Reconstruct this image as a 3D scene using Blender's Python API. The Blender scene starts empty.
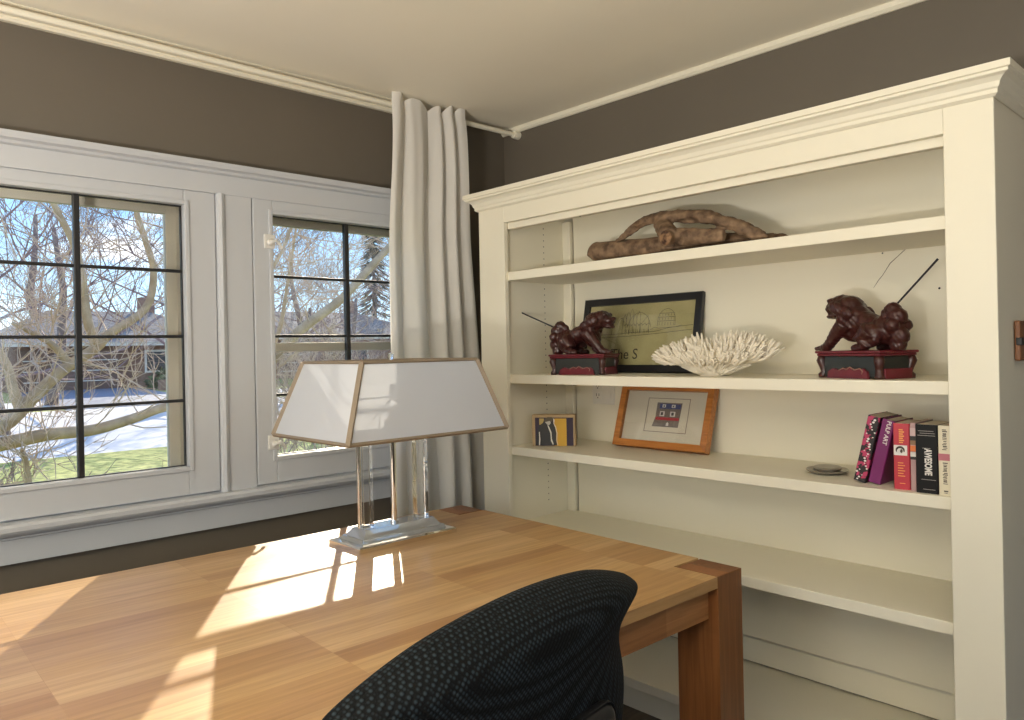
import bpy, bmesh, math, random
from mathutils import Vector, Matrix, Euler, noise as mnoise

PI = math.pi
R = math.radians
SC = bpy.context.scene
COL = SC.collection

# ------------------------------------------------------------------ materials
MATS = {}

def mat(name, col, rough=0.5, metal=0.0, noise=None, bump=None, spec=0.5, coat=0.0, sheen=0.0):
    """plain procedural surface: colour broken up by noise, optional noise bump"""
    if name in MATS:
        return MATS[name]
    m = bpy.data.materials.new(name)
    m.use_nodes = True
    nt = m.node_tree
    b = nt.nodes['Principled BSDF']
    b.inputs['Roughness'].default_value = rough
    b.inputs['Metallic'].default_value = metal
    b.inputs['Specular IOR Level'].default_value = spec
    b.inputs['Coat Weight'].default_value = coat
    b.inputs['Sheen Weight'].default_value = sheen
    tc = nt.nodes.new('ShaderNodeTexCoord')
    sc, amt = noise or (6.0, 0.04)
    n = nt.nodes.new('ShaderNodeTexNoise')
    n.inputs['Scale'].default_value = sc
    n.inputs['Detail'].default_value = 5
    nt.links.new(tc.outputs['Object'], n.inputs['Vector'])
    mx = nt.nodes.new('ShaderNodeMix')
    mx.data_type = 'RGBA'
    mx.inputs[6].default_value = tuple(c * (1 - amt) for c in col) + (1,)
    mx.inputs[7].default_value = tuple(min(1, c * (1 + amt)) for c in col) + (1,)
    nt.links.new(n.outputs['Fac'], mx.inputs[0])
    nt.links.new(mx.outputs[2], b.inputs['Base Color'])
    if bump:
        n2 = nt.nodes.new('ShaderNodeTexNoise')
        n2.inputs['Scale'].default_value = bump[0]
        n2.inputs['Detail'].default_value = 4
        nt.links.new(tc.outputs['Object'], n2.inputs['Vector'])
        bp = nt.nodes.new('ShaderNodeBump')
        bp.inputs['Strength'].default_value = bump[1]
        bp.inputs['Distance'].default_value = bump[2] if len(bump) > 2 else 0.004
        nt.links.new(n2.outputs['Fac'], bp.inputs['Height'])
        nt.links.new(bp.outputs['Normal'], b.inputs['Normal'])
    MATS[name] = m
    return m

def glass_pane_mat(name, refl=0.05, tint=(1, 1, 1)):
    m = bpy.data.materials.new(name)
    m.use_nodes = True
    nt = m.node_tree
    nt.nodes.clear()
    out = nt.nodes.new('ShaderNodeOutputMaterial')
    tr = nt.nodes.new('ShaderNodeBsdfTransparent')
    tr.inputs[0].default_value = tint + (1,)
    gl = nt.nodes.new('ShaderNodeBsdfGlossy')
    gl.inputs['Roughness'].default_value = 0.02
    lw = nt.nodes.new('ShaderNodeFresnel')
    lw.inputs[0].default_value = 1.35
    mul = nt.nodes.new('ShaderNodeMath')
    mul.operation = 'MULTIPLY'
    mul.inputs[1].default_value = refl / 0.05
    nt.links.new(lw.outputs[0], mul.inputs[0])
    mx = nt.nodes.new('ShaderNodeMixShader')
    nt.links.new(mul.outputs[0], mx.inputs[0])
    nt.links.new(tr.outputs[0], mx.inputs[1])
    nt.links.new(gl.outputs[0], mx.inputs[2])
    nt.links.new(mx.outputs[0], out.inputs[0])
    MATS[name] = m
    return m

def wood_mat(name, cols, row=0.062, length=0.55, rough=0.35, axis='X', mortar=0.0006, grain=0.35):
    """butcher-block staves: brick layout picks a tone per stave, stretched noise is the grain"""
    m = bpy.data.materials.new(name)
    m.use_nodes = True
    nt = m.node_tree
    b = nt.nodes['Principled BSDF']
    b.inputs['Roughness'].default_value = rough
    b.inputs['Specular IOR Level'].default_value = .36
    tc = nt.nodes.new('ShaderNodeTexCoord')
    mp = nt.nodes.new('ShaderNodeMapping')
    if axis == 'Z':
        mp.inputs['Rotation'].default_value = (0, R(90), 0)
    elif axis == 'Y':
        mp.inputs['Rotation'].default_value = (0, 0, R(90))
    nt.links.new(tc.outputs['Object'], mp.inputs['Vector'])
    br = nt.nodes.new('ShaderNodeTexBrick')
    br.offset = 0.37
    br.offset_frequency = 1
    br.squash = 1.0
    br.inputs['Scale'].default_value = 1.0
    br.inputs['Mortar Size'].default_value = mortar
    br.inputs['Mortar Smooth'].default_value = 0.3
    br.inputs['Bias'].default_value = 0.0
    br.inputs['Brick Width'].default_value = length
    br.inputs['Row Height'].default_value = row
    br.inputs['Color1'].default_value = (0, 0, 0, 1)
    br.inputs['Color2'].default_value = (1, 1, 1, 1)
    br.inputs['Mortar'].default_value = (0.1, 0.1, 0.1, 1)
    nt.links.new(mp.outputs[0], br.inputs['Vector'])
    ramp = nt.nodes.new('ShaderNodeValToRGB')
    cr = ramp.color_ramp
    while len(cr.elements) < len(cols):
        cr.elements.new(0.5)
    for i, c in enumerate(cols):
        cr.elements[i].position = i / (len(cols) - 1)
        cr.elements[i].color = c + (1,)
    nt.links.new(br.outputs['Color'], ramp.inputs[0])
    mp2 = nt.nodes.new('ShaderNodeMapping')
    mp2.inputs['Scale'].default_value = (2.2, 38, 38)
    nt.links.new(mp.outputs[0], mp2.inputs['Vector'])
    nz = nt.nodes.new('ShaderNodeTexNoise')
    nz.inputs['Scale'].default_value = 2.0
    nz.inputs['Detail'].default_value = 8
    nz.inputs['Distortion'].default_value = 0.6
    nt.links.new(mp2.outputs[0], nz.inputs['Vector'])
    gr = nt.nodes.new('ShaderNodeValToRGB')
    gr.color_ramp.elements[0].position = 0.3
    gr.color_ramp.elements[0].color = (1 - grain, 1 - grain * 1.1, 1 - grain * 1.25, 1)
    gr.color_ramp.elements[1].position = 0.65
    gr.color_ramp.elements[1].color = (1.0, 1.0, 1.0, 1)
    nt.links.new(nz.outputs['Fac'], gr.inputs[0])
    mx = nt.nodes.new('ShaderNodeMix')
    mx.data_type = 'RGBA'
    mx.blend_type = 'MULTIPLY'
    mx.inputs[0].default_value = 1.0
    nt.links.new(ramp.outputs[0], mx.inputs[6])
    nt.links.new(gr.outputs[0], mx.inputs[7])
    nt.links.new(mx.outputs[2], b.inputs['Base Color'])
    bp = nt.nodes.new('ShaderNodeBump')
    bp.inputs['Strength'].default_value = 0.12
    bp.inputs['Distance'].default_value = 0.002
    nt.links.new(nz.outputs['Fac'], bp.inputs['Height'])
    nt.links.new(bp.outputs['Normal'], b.inputs['Normal'])
    MATS[name] = m
    return m

def weave_mat(name, dark, light, pitch=0.005):
    """knobbly two-tone office fabric"""
    m = bpy.data.materials.new(name)
    m.use_nodes = True
    nt = m.node_tree
    b = nt.nodes['Principled BSDF']
    b.inputs['Roughness'].default_value = 0.85
    b.inputs['Specular IOR Level'].default_value = 0.2
    tc = nt.nodes.new('ShaderNodeTexCoord')
    mp = nt.nodes.new('ShaderNodeMapping')
    mp.inputs['Rotation'].default_value = (0, R(45), 0)
    nt.links.new(tc.outputs['Object'], mp.inputs['Vector'])
    vo = nt.nodes.new('ShaderNodeTexVoronoi')
    vo.inputs['Scale'].default_value = 1 / pitch
    vo.inputs['Randomness'].default_value = 0.15
    nt.links.new(mp.outputs[0], vo.inputs['Vector'])
    ramp = nt.nodes.new('ShaderNodeValToRGB')
    ramp.color_ramp.elements[0].position = 0.15
    ramp.color_ramp.elements[0].color = light + (1,)
    ramp.color_ramp.elements[1].position = 0.5
    ramp.color_ramp.elements[1].color = dark + (1,)
    nt.links.new(vo.outputs['Distance'], ramp.inputs[0])
    nt.links.new(ramp.outputs[0], b.inputs['Base Color'])
    bp = nt.nodes.new('ShaderNodeBump')
    bp.invert = True
    bp.inputs['Strength'].default_value = 0.9
    bp.inputs['Distance'].default_value = 0.002
    nt.links.new(vo.outputs['Distance'], bp.inputs['Height'])
    nt.links.new(bp.outputs['Normal'], b.inputs['Normal'])
    MATS[name] = m
    return m

def cloth_mat(name, col, trans=0.35, weave=900.0, tcol=None):
    """thin woven cloth that lets some light through"""
    m = bpy.data.materials.new(name)
    m.use_nodes = True
    nt = m.node_tree
    nt.nodes.clear()
    out = nt.nodes.new('ShaderNodeOutputMaterial')
    d = nt.nodes.new('ShaderNodeBsdfDiffuse')
    t = nt.nodes.new('ShaderNodeBsdfTranslucent')
    tc = nt.nodes.new('ShaderNodeTexCoord')
    n = nt.nodes.new('ShaderNodeTexNoise')
    n.inputs['Scale'].default_value = weave
    nt.links.new(tc.outputs['Object'], n.inputs['Vector'])
    mx = nt.nodes.new('ShaderNodeMix')
    mx.data_type = 'RGBA'
    mx.inputs[6].default_value = tuple(c * 0.96 for c in col) + (1,)
    mx.inputs[7].default_value = tuple(min(1, c * 1.04) for c in col) + (1,)
    nt.links.new(n.outputs['Fac'], mx.inputs[0])
    nt.links.new(mx.outputs[2], d.inputs[0])
    t.inputs[0].default_value = (tcol or col) + (1,)
    ms = nt.nodes.new('ShaderNodeMixShader')
    ms.inputs[0].default_value = trans
    nt.links.new(d.outputs[0], ms.inputs[1])
    nt.links.new(t.outputs[0], ms.inputs[2])
    nt.links.new(ms.outputs[0], out.inputs[0])
    MATS[name] = m
    return m

def two_tone(name, a, b_, scale, rough=0.7, lo=0.45, hi=0.55, bump=0.0):
    m = bpy.data.materials.new(name)
    m.use_nodes = True
    nt = m.node_tree
    b = nt.nodes['Principled BSDF']
    b.inputs['Roughness'].default_value = rough
    tc = nt.nodes.new('ShaderNodeTexCoord')
    n = nt.nodes.new('ShaderNodeTexNoise')
    n.inputs['Scale'].default_value = scale
    n.inputs['Detail'].default_value = 6
    nt.links.new(tc.outputs['Object'], n.inputs['Vector'])
    ramp = nt.nodes.new('ShaderNodeValToRGB')
    ramp.color_ramp.elements[0].position = lo
    ramp.color_ramp.elements[0].color = a + (1,)
    ramp.color_ramp.elements[1].position = hi
    ramp.color_ramp.elements[1].color = b_ + (1,)
    nt.links.new(n.outputs['Fac'], ramp.inputs[0])
    nt.links.new(ramp.outputs[0], b.inputs['Base Color'])
    if bump:
        bp = nt.nodes.new('ShaderNodeBump')
        bp.inputs['Strength'].default_value = bump
        bp.inputs['Distance'].default_value = 0.005
        nt.links.new(n.outputs['Fac'], bp.inputs['Height'])
        nt.links.new(bp.outputs['Normal'], b.inputs['Normal'])
    MATS[name] = m
    return m

# ------------------------------------------------------------------ mesh helpers
def box(bm, x0, x1, y0, y1, z0, z1, bev=0.0, seg=2):
    r = bmesh.ops.create_cube(bm, size=1.0)
    vs = r['verts']
    for v in vs:
        v.co = Vector((x0 + (v.co.x + .5) * (x1 - x0), y0 + (v.co.y + .5) * (y1 - y0), z0 + (v.co.z + .5) * (z1 - z0)))
    if bev > 0:
        es = set()
        for v in vs:
            es.update(v.link_edges)
        bmesh.ops.bevel(bm, geom=list(es), offset=bev, segments=seg, profile=0.5, affect='EDGES')

def extrude_profile(bm, prof, a, b, axis):
    """closed 2D profile swept straight along an axis. prof = (u, v) pairs; axis 'X': u->y, v->z; axis 'Y': u->x, v->z; axis 'Z': u->x, v->y"""
    def P(u, v, t):
        if axis == 'X':
            return (t, u, v)
        if axis == 'Y':
            return (u, t, v)
        return (u, v, t)
    A = [bm.verts.new(P(u, v, a)) for u, v in prof]
    B = [bm.verts.new(P(u, v, b)) for u, v in prof]
    n = len(prof)
    for i in range(n):
        bm.faces.new((A[i], A[(i + 1) % n], B[(i + 1) % n], B[i]))
    bm.faces.new(A[::-1])
    bm.faces.new(B)

def tube(bm, pts, rad, sides=8, caps=True):
    pts = [Vector(p) for p in pts]
    n = len(pts)
    if not isinstance(rad, (list, tuple)):
        rad = [rad] * n
    rings = []
    up = None
    for i, p in enumerate(pts):
        t = (pts[min(i + 1, n - 1)] - pts[max(i - 1, 0)])
        if t.length < 1e-9:
            t = Vector((0, 0, 1))
        t.normalize()
        if up is None:
            up = Vector((0, 0, 1)) if abs(t.z) < 0.9 else Vector((1, 0, 0))
        s = t.cross(up)
        if s.length < 1e-6:
            s = t.orthogonal()
        s.normalize()
        up = s.cross(t)
        rings.append([bm.verts.new(p + (s * math.cos(2 * PI * k / sides) + up * math.sin(2 * PI * k / sides)) * rad[i]) for k in range(sides)])
    for i in range(n - 1):
        for k in range(sides):
            bm.faces.new((rings[i][k], rings[i][(k + 1) % sides], rings[i + 1][(k + 1) % sides], rings[i + 1][k]))
    if caps:
        bm.faces.new(rings[0][::-1])
        bm.faces.new(rings[-1])

def ellipsoid(bm, c, r, rot=None, sub=2):
    q = bmesh.ops.create_icosphere(bm, subdivisions=sub, radius=1.0)
    M = Matrix.Translation(c) @ (rot.to_matrix().to_4x4() if rot else Matrix.Identity(4)) @ Matrix.Diagonal((r[0], r[1], r[2], 1))
    for v in q['verts']:
        v.co = M @ v.co

def lathe(bm, prof, n=32, c=(0, 0, 0)):
    rings = []
    for r, z in prof:
        if r < 1e-6:
            rings.append([bm.verts.new((c[0], c[1], c[2] + z))])
        else:
            rings.append([bm.verts.new((c[0] + r * math.cos(2 * PI * k / n), c[1] + r * math.sin(2 * PI * k / n), c[2] + z)) for k in range(n)])
    for A, B in zip(rings, rings[1:]):
        for k in range(n):
            a, b = A[k % len(A)], A[(k + 1) % len(A)]
            c_, d = B[(k + 1) % len(B)], B[k % len(B)]
            f = []
            for v in (a, b, c_, d):
                if v not in f:
                    f.append(v)
            if len(f) >= 3:
                bm.faces.new(f)

def obj(name, bm, m, parent=None, loc=None, smooth=False, auto=None):
    bmesh.ops.recalc_face_normals(bm, faces=bm.faces)
    me = bpy.data.meshes.new(name)
    bm.to_mesh(me)
    bm.free()
    me.materials.append(m)
    if smooth:
        for p in me.polygons:
            p.use_smooth = True
    if auto is not None:
        me.set_sharp_from_angle(angle=R(auto))
        for p in me.polygons:
            p.use_smooth = True
    o = bpy.data.objects.new(name, me)
    COL.objects.link(o)
    if parent is not None:
        o.parent = parent
    if loc is not None:
        o.location = loc
    return o

def B():
    return bmesh.new()

def bx(name, m, dims, parent=None, bev=0.0):
    """one box as one part"""
    bm = B()
    box(bm, *dims, bev=bev)
    return obj(name, bm, m, parent)

def tag(o, label, cat, group=None, kind=None):
    o['label'] = label
    o['category'] = cat
    if group:
        o['group'] = group
    if kind:
        o['kind'] = kind
    return o

def thing(name, label, cat, loc=(0, 0, 0), rot=(0, 0, 0), group=None):
    o = bpy.data.objects.new(name, None)
    COL.objects.link(o)
    o.location = loc
    o.rotation_euler = rot
    o.empty_display_size = 0.05
    return tag(o, label, cat, group)

def struct(name, bm, m, label=None, cat=None, parent=None, **k):
    o = obj(name, bm, m, parent, **k)
    if parent is None:
        o['kind'] = 'structure'
        if label:
            o['label'] = label
            o['category'] = cat
    return o

def baked(bm, mods):
    """mesh with modifiers (voxel remesh, smooth, displace) worked in, returned as a bmesh"""
    me = bpy.data.meshes.new('tmp')
    bm.to_mesh(me)
    bm.free()
    o = bpy.data.objects.new('tmp', me)
    COL.objects.link(o)
    for f in mods:
        f(o)
    dg = bpy.context.evaluated_depsgraph_get()
    dg.update()
    new = bpy.data.meshes.new_from_object(o.evaluated_get(dg))
    out = bmesh.new()
    out.from_mesh(new)
    bpy.data.objects.remove(o)
    bpy.data.meshes.remove(me)
    bpy.data.meshes.remove(new)
    return out

def m_remesh(v):
    def f(o):
        m = o.modifiers.new('r', 'REMESH')
        m.mode = 'VOXEL'
        m.voxel_size = v
        m.use_smooth_shade = True
    return f

def m_smooth(it, fac=0.5):
    def f(o):
        m = o.modifiers.new('s', 'SMOOTH')
        m.iterations = it
        m.factor = fac
    return f

def text_mesh(name, s, size, m, parent, M, extrude=0.0002, sx=1.0, bold=0.0, align='CENTER'):
    """lettering cut as a thin mesh; M places the text plane"""
    cu = bpy.data.curves.new('t', 'FONT')
    cu.body = s
    cu.size = size
    cu.extrude = extrude
    cu.offset = bold
    cu.align_x = align
    cu.align_y = 'CENTER'
    cu.resolution_u = 3
    o = bpy.data.objects.new('t', cu)
    COL.objects.link(o)
    dg = bpy.context.evaluated_depsgraph_get()
    me = bpy.data.meshes.new_from_object(o.evaluated_get(dg))
    bpy.data.objects.remove(o)
    bpy.data.curves.remove(cu)
    me.name = name
    me.transform(M @ Matrix.Diagonal((sx, 1, 1, 1)))
    me.materials.clear()
    me.materials.append(m)
    t = bpy.data.objects.new(name, me)
    COL.objects.link(t)
    t.parent = parent
    return t

# ------------------------------------------------------------------ palette
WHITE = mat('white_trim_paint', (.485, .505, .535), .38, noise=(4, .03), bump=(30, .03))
CREAM = mat('cream_bookcase_paint', (.785, .745, .615), .42, noise=(3, .025), bump=(25, .03))
CEIL = mat('ceiling_paint', (.90, .85, .72), .75, noise=(2.5, .03), bump=(40, .05))
GREY = mat('dark_taupe_wall_paint', (.120, .102, .079), .6, noise=(3, .08), bump=(60, .06))
BLACK = mat('black_leading', (.012, .012, .014), .4)
STORM = mat('storm_frame_paint', (.80, .77, .66), .5)
PANE = glass_pane_mat('window_glass', .05)
PICGLASS = glass_pane_mat('picture_glass', .07)
FLOOR = wood_mat('floor_boards', [(.07, .05, .033), (.10, .075, .05), (.08, .058, .04)], row=.09, length=1.2, rough=.4)
TABLE = wood_mat('beech_staves', [(.35, .180, .066), (.55, .345, .150), (.46, .27, .108), (.60, .39, .185), (.39, .21, .08)], row=.068, length=.46, rough=.36, grain=.24)
TABLE_SHADED = wood_mat('beech_staves_shaded', [(.20, .075, .024), (.24, .092, .030), (.165, .058, .019)], row=.06, length=.9, rough=.38, axis='Z')  # redder beech for the legs, their shade darkened into the colour
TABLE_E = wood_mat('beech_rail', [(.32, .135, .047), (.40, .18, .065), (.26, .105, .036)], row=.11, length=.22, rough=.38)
ENDGRAIN = mat('beech_end_grain', (.27, .11, .04), .5, noise=(90, .25))
CHROME = mat('chrome', (.86, .85, .83), .06, 1.0)
NICKEL = mat('painted_latch', (.66, .65, .62), .3)
METAL = mat('grey_metal', (.4, .4, .41), .3, 1.0)
SHADE = cloth_mat('lamp_shade_fabric', (.60, .63, .69), .25)
TRIM_TAN = mat('shade_trim_ribbon', (.23, .18, .125), .6)
CURTAIN = cloth_mat('curtain_linen', (.84, .82, .77), .30)
FABRIC = weave_mat('chair_weave', (.0012, .0016, .002), (.024, .036, .044), .0062)
PLASTIC = mat('black_plastic', (.008, .008, .009), .45)
REDWOOD = mat('carved_redwood', (.045, .012, .010), .28, noise=(40, .5), bump=(160, .5, .002))
REDLAC = mat('red_lacquer', (.13, .014, .022), .3, noise=(40, .3), bump=(120, .2, .001))
DARKLAC = mat('dark_lacquer', (.02, .022, .02), .35, noise=(30, .4))
CORAL = mat('coral_white', (.80, .74, .62), .75, noise=(30, .08), bump=(200, .4, .002))
DRIFT = two_tone('driftwood_grey_brown', (.08, .046, .026), (.28, .18, .105), 30, .8, .35, .68, bump=.6)
DRIFT_END = two_tone('driftwood_cut_end', (.05, .02, .01), (.28, .16, .08), 45, .8, .4, .62)

# acrylic
def acrylic():
    m = bpy.data.materials.new('clear_acrylic')
    m.use_nodes = True
    nt = m.node_tree
    b = nt.nodes['Principled BSDF']
    b.inputs['Base Color'].default_value = (.98, .99, .99, 1)
    b.inputs['Transmission Weight'].default_value = 1.0
    b.inputs['Roughness'].default_value = 0.0
    b.inputs['IOR'].default_value = 1.47
    return m
ACRYL = acrylic()
ACRYL2 = acrylic()
ACRYL2.name = 'whitened_acrylic'  # clear acrylic whitened, its bright reflections put into the colour
ACRYL2.node_tree.nodes['Principled BSDF'].inputs['Transmission Weight'].default_value = .7
ACRYL2.node_tree.nodes['Principled BSDF'].inputs['Base Color'].default_value = (.90, .92, .92, 1)

# ================================================================== THE ROOM
XL, XR, YB, YF, ZC = -2.5, 2.63, -1.9, 2.83, 2.44
TH = 0.12
bm = B(); box(bm, XL - TH, XR + TH, YB - TH, YF + TH, -.06, 0)
struct('floor', bm, FLOOR)
bm = B(); box(bm, XL - TH, XR + TH, YB - TH, YF + TH, ZC, ZC + .08)
struct('ceiling', bm, CEIL)
bm = B(); box(bm, XR, XR + TH, YB, YF + TH, 0, ZC)
struct('wall_right', bm, GREY)
# wall with the garden windows: openings for the wide window and the casement
W1 = (-.82, 1.145, .80, 1.945)     # x0, x1, z0, z1
W2 = (1.165, 2.16, .80, 1.945)
bm = B()
for d in ((XL - TH, W1[0], 0, ZC), (W1[0], W2[1], 0, .80), (W1[0], W2[1], 1.945, ZC), (W2[1], XR, 0, ZC), (W1[1], W2[0], .80, 1.945)):
    box(bm, d[0], d[1], YF, YF + TH, d[2], d[3])
struct('wall_front', bm, GREY)
# far walls out of the picture, with window openings added to light the room
LW = (-.9, 1.9, .75, 2.05)         # y0, y1, z0, z1 on the left wall
bm = B()
box(bm, XL - TH, XL, YB, LW[0], 0, ZC); box(bm, XL - TH, XL, LW[1], YF, 0, ZC)
box(bm, XL - TH, XL, LW[0], LW[1], 0, LW[2]); box(bm, XL - TH, XL, LW[0], LW[1], LW[3], ZC)
struct('wall_left', bm, GREY)
BW = (-1.6, 1.4, .75, 2.05)        # x0, x1, z0, z1 on the back wall
bm = B()
box(bm, XL - TH, BW[0], YB - TH, YB, 0, ZC); box(bm, BW[1], XR + TH, YB - TH, YB, 0, ZC)
box(bm, BW[0], BW[1], YB - TH, YB, 0, BW[2]); box(bm, BW[0], BW[1], YB - TH, YB, BW[3], ZC)
struct('wall_back', bm, GREY)

# crown moulding over the windows, slim strip on the bookcase wall
bm = B()
extrude_profile(bm, [(2.83, 2.40), (2.812, 2.40), (2.806, 2.408), (2.806, 2.414), (2.792, 2.416), (2.786, 2.424), (2.770, 2.427), (2.762, 2.433), (2.762, 2.44), (2.83, 2.44)], XL, 2.02, 'X')
struct('trim_1', bm, CREAM)
bm = B(); extrude_profile(bm, [(2.63, 2.414), (2.622, 2.414), (2.612, 2.424), (2.610, 2.44), (2.63, 2.44)], YB, 2.83, 'Y')
struct('trim_2', bm, CREAM)
# head casing with its cap over both windows
bm = B()
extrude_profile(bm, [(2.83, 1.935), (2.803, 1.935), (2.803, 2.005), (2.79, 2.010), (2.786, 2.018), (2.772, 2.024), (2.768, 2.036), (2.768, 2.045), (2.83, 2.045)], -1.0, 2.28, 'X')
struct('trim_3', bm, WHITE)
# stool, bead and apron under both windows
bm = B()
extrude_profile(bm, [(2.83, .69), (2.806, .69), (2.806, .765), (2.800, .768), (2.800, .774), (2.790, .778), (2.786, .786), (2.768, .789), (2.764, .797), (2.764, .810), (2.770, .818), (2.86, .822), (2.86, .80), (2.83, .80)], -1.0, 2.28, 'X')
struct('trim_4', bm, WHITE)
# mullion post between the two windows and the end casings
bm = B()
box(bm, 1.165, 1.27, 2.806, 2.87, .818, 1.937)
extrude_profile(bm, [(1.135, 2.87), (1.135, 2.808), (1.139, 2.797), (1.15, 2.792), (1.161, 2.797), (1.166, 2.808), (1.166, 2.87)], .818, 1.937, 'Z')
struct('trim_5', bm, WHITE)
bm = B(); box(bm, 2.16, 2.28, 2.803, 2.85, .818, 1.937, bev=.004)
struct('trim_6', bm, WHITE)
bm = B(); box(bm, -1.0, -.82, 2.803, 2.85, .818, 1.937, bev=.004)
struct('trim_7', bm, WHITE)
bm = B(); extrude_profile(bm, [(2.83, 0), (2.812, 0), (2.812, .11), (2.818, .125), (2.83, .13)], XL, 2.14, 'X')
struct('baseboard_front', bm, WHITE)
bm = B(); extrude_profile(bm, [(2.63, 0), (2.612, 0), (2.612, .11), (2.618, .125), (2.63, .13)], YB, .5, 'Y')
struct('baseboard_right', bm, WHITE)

GB, GT = .930, 1.880               # glass bottom / top
ROWS = (1.168, 1.402, 1.640)

def frame_boxes(bm, x0, x1, z0, z1, gx0, gx1, gz0, gz1, y0, y1, bev=.004):
    box(bm, x0, gx0, y0, y1, z0, z1, bev); box(bm, gx1, x1, y0, y1, z0, z1, bev)
    box(bm, gx0 - .001, gx1 + .001, y0, y1, z0, gz0, bev); box(bm, gx0 - .001, gx1 + .001, y0, y1, gz1, z1, bev)

def window(name, label, x0, x1, gx0, gx1, cols, y0, meet, zb=.825, zt=1.937):
    w = bpy.data.objects.new(name, None); COL.objects.link(w)
    w.location = (x0, YF, zb)
    w['kind'] = 'structure'
    w['label'] = label
    w['category'] = 'window'
    off = Vector((-x0, -YF, -zb))
    def put(n, bm, m, **k):
        o = obj(n, bm, m, w, **k); o.location = off; return o
    bm = B()
    frame_boxes(bm, x0, x1, zb, zt, gx0, gx1, GB, GT, y0, 2.85)
    # stepped bead round the glass
    frame_boxes(bm, gx0 - .018, gx1 + .018, GB - .018, GT + .018, gx0 - .001, gx1 + .001, GB - .001, GT + .001, y0 - .006, y0 + .01, .003)
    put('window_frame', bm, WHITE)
    bm = B(); box(bm, gx0 - .005, gx1 + .005, 2.838, 2.841, GB - .005, GT + .005)
    put('pane', bm, PANE)
    bm = B()
    for c in cols:
        box(bm, c - .010, c + .010, 2.828, 2.850, GB, GT, .003)
    for z in ROWS:
        box(bm, gx0, gx1, 2.832, 2.847, z - .0055, z + .0055, .002)
    frame_boxes(bm, gx0 - .004, gx1 + .004, GB - .004, GT + .004, gx0 + .004, gx1 - .005, GB + .003, GT - .004, 2.834, 2.846, 0)
    put('leaded_bars', bm, BLACK)
    # storm window outside
    bm = B()
    frame_boxes(bm, gx0 - .05, gx1 + .05, GB - .05, GT + .05, gx0 + .02, gx1 - .034, GB - .014, GT - .022, 2.905, 2.935, .003)
    frame_boxes(bm, gx0 - .05, gx1 + .05, GB - .05, GT + .05, gx0 - .004, gx1 + .004, GB - .02, GT + .008, 2.86, 2.906, .0)
    if meet:
        box(bm, gx0, gx1, 2.908, 2.93, 1.340, 1.376, .002)
    put('storm_frame', bm, STORM)
    bm = B(); box(bm, gx0, gx1 - .02, 2.919, 2.921, GB - .02, GT)
    put('storm_pane', bm, PANE)
    return w, put

w1, put1 = window('window_1', 'wide fixed window with dark leaded bars over the desk', W1[0] + .003, 1.133, -.702, 1.018, (.674, .330, -.014, -.358), 2.812, False)
w2, put2 = window('window_2', 'casement window with dark leaded bars beside the curtain', 1.275, 2.155, 1.357, 2.02, (1.702,), 2.806, True)
for z in (1.772, .985):            # surface latches on the casement's left stile
    bm = B()
    box(bm, 1.318, 1.362, 2.797, 2.807, z - .028, z + .028, .003)
    tube(bm, [(1.335, 2.795, z - .012), (1.342, 2.782, z - .004), (1.356, 2.776, z + .002), (1.372, 2.778, z - .012), (1.380, 2.782, z - .026)], [.007, .008, .007, .006, .007], 8)
    ellipsoid(bm, (1.338, 2.79, z - .004), (.013, .010, .016), sub=1)
    put2('latch', bm, NICKEL, smooth=False)
for nm, wdt in (('added_window_left', LW), ('added_window_back', BW)):  # frames of the added unseen windows that hold the fill lights
    bm = B()
    if nm == 'added_window_left':
        y0, y1, z0, z1 = wdt
        for a, b in ((y0, y0 + .06), (y1 - .06, y1), ((y0 + y1) / 2 - .03, (y0 + y1) / 2 + .03)):
            box(bm, XL - .09, XL - .03, a, b, z0, z1, .004)
        for a, b in ((z0, z0 + .06), (z1 - .06, z1)):
            box(bm, XL - .09, XL - .03, y0, y1, a, b, .004)
    else:
        x0, x1, z0, z1 = wdt
        for a, b in ((x0, x0 + .06), (x1 - .06, x1), ((x0 + x1) / 2 - .03, (x0 + x1) / 2 + .03)):
            box(bm, a, b, YB - .09, YB - .03, z0, z1, .004)
        for a, b in ((z0, z0 + .06), (z1 - .06, z1)):
            box(bm, x0, x1, YB - .09, YB - .03, a, b, .004)
    struct(nm, bm, WHITE)

# ================================================================== BOOKCASE
BC0, BC1, BF = .537, 2.485, 2.15     # y ends, x of the face
IN0, IN1 = .652, 2.325              # opening
BT = 1.985
bk = thing('bookcase', 'tall cream painted built-in bookcase with crown against the right wall', 'bookcase', (BF, (BC0 + BC1) / 2, 0))
boff = Vector((-BF, -(BC0 + BC1) / 2, 0))
def bp(name, bm, **k):
    o = obj(name, bm, CREAM, bk, **k); o.location = boff; return o
bm = B(); box(bm, BF, BF + .022, BC0, IN0, 0, 1.93, .0025); bp('stile', bm)
bm = B(); box(bm, BF, BF + .022, IN1, BC1, 0, 1.93, .0025); bp('stile', bm)
bm = B(); box(bm, BF + .001, BF + .022, IN0, IN1, 1.862, 1.93)
box(bm, BF + .022, BF + .05, IN0, IN1, 1.835, 1.862, .002)
bp('header_board', bm)
bm = B(); box(bm, BF + .0225, XR - .004, BC0 + .002, BC0 + .022, 0, 1.93, .001); bp('side_panel', bm)
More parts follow.
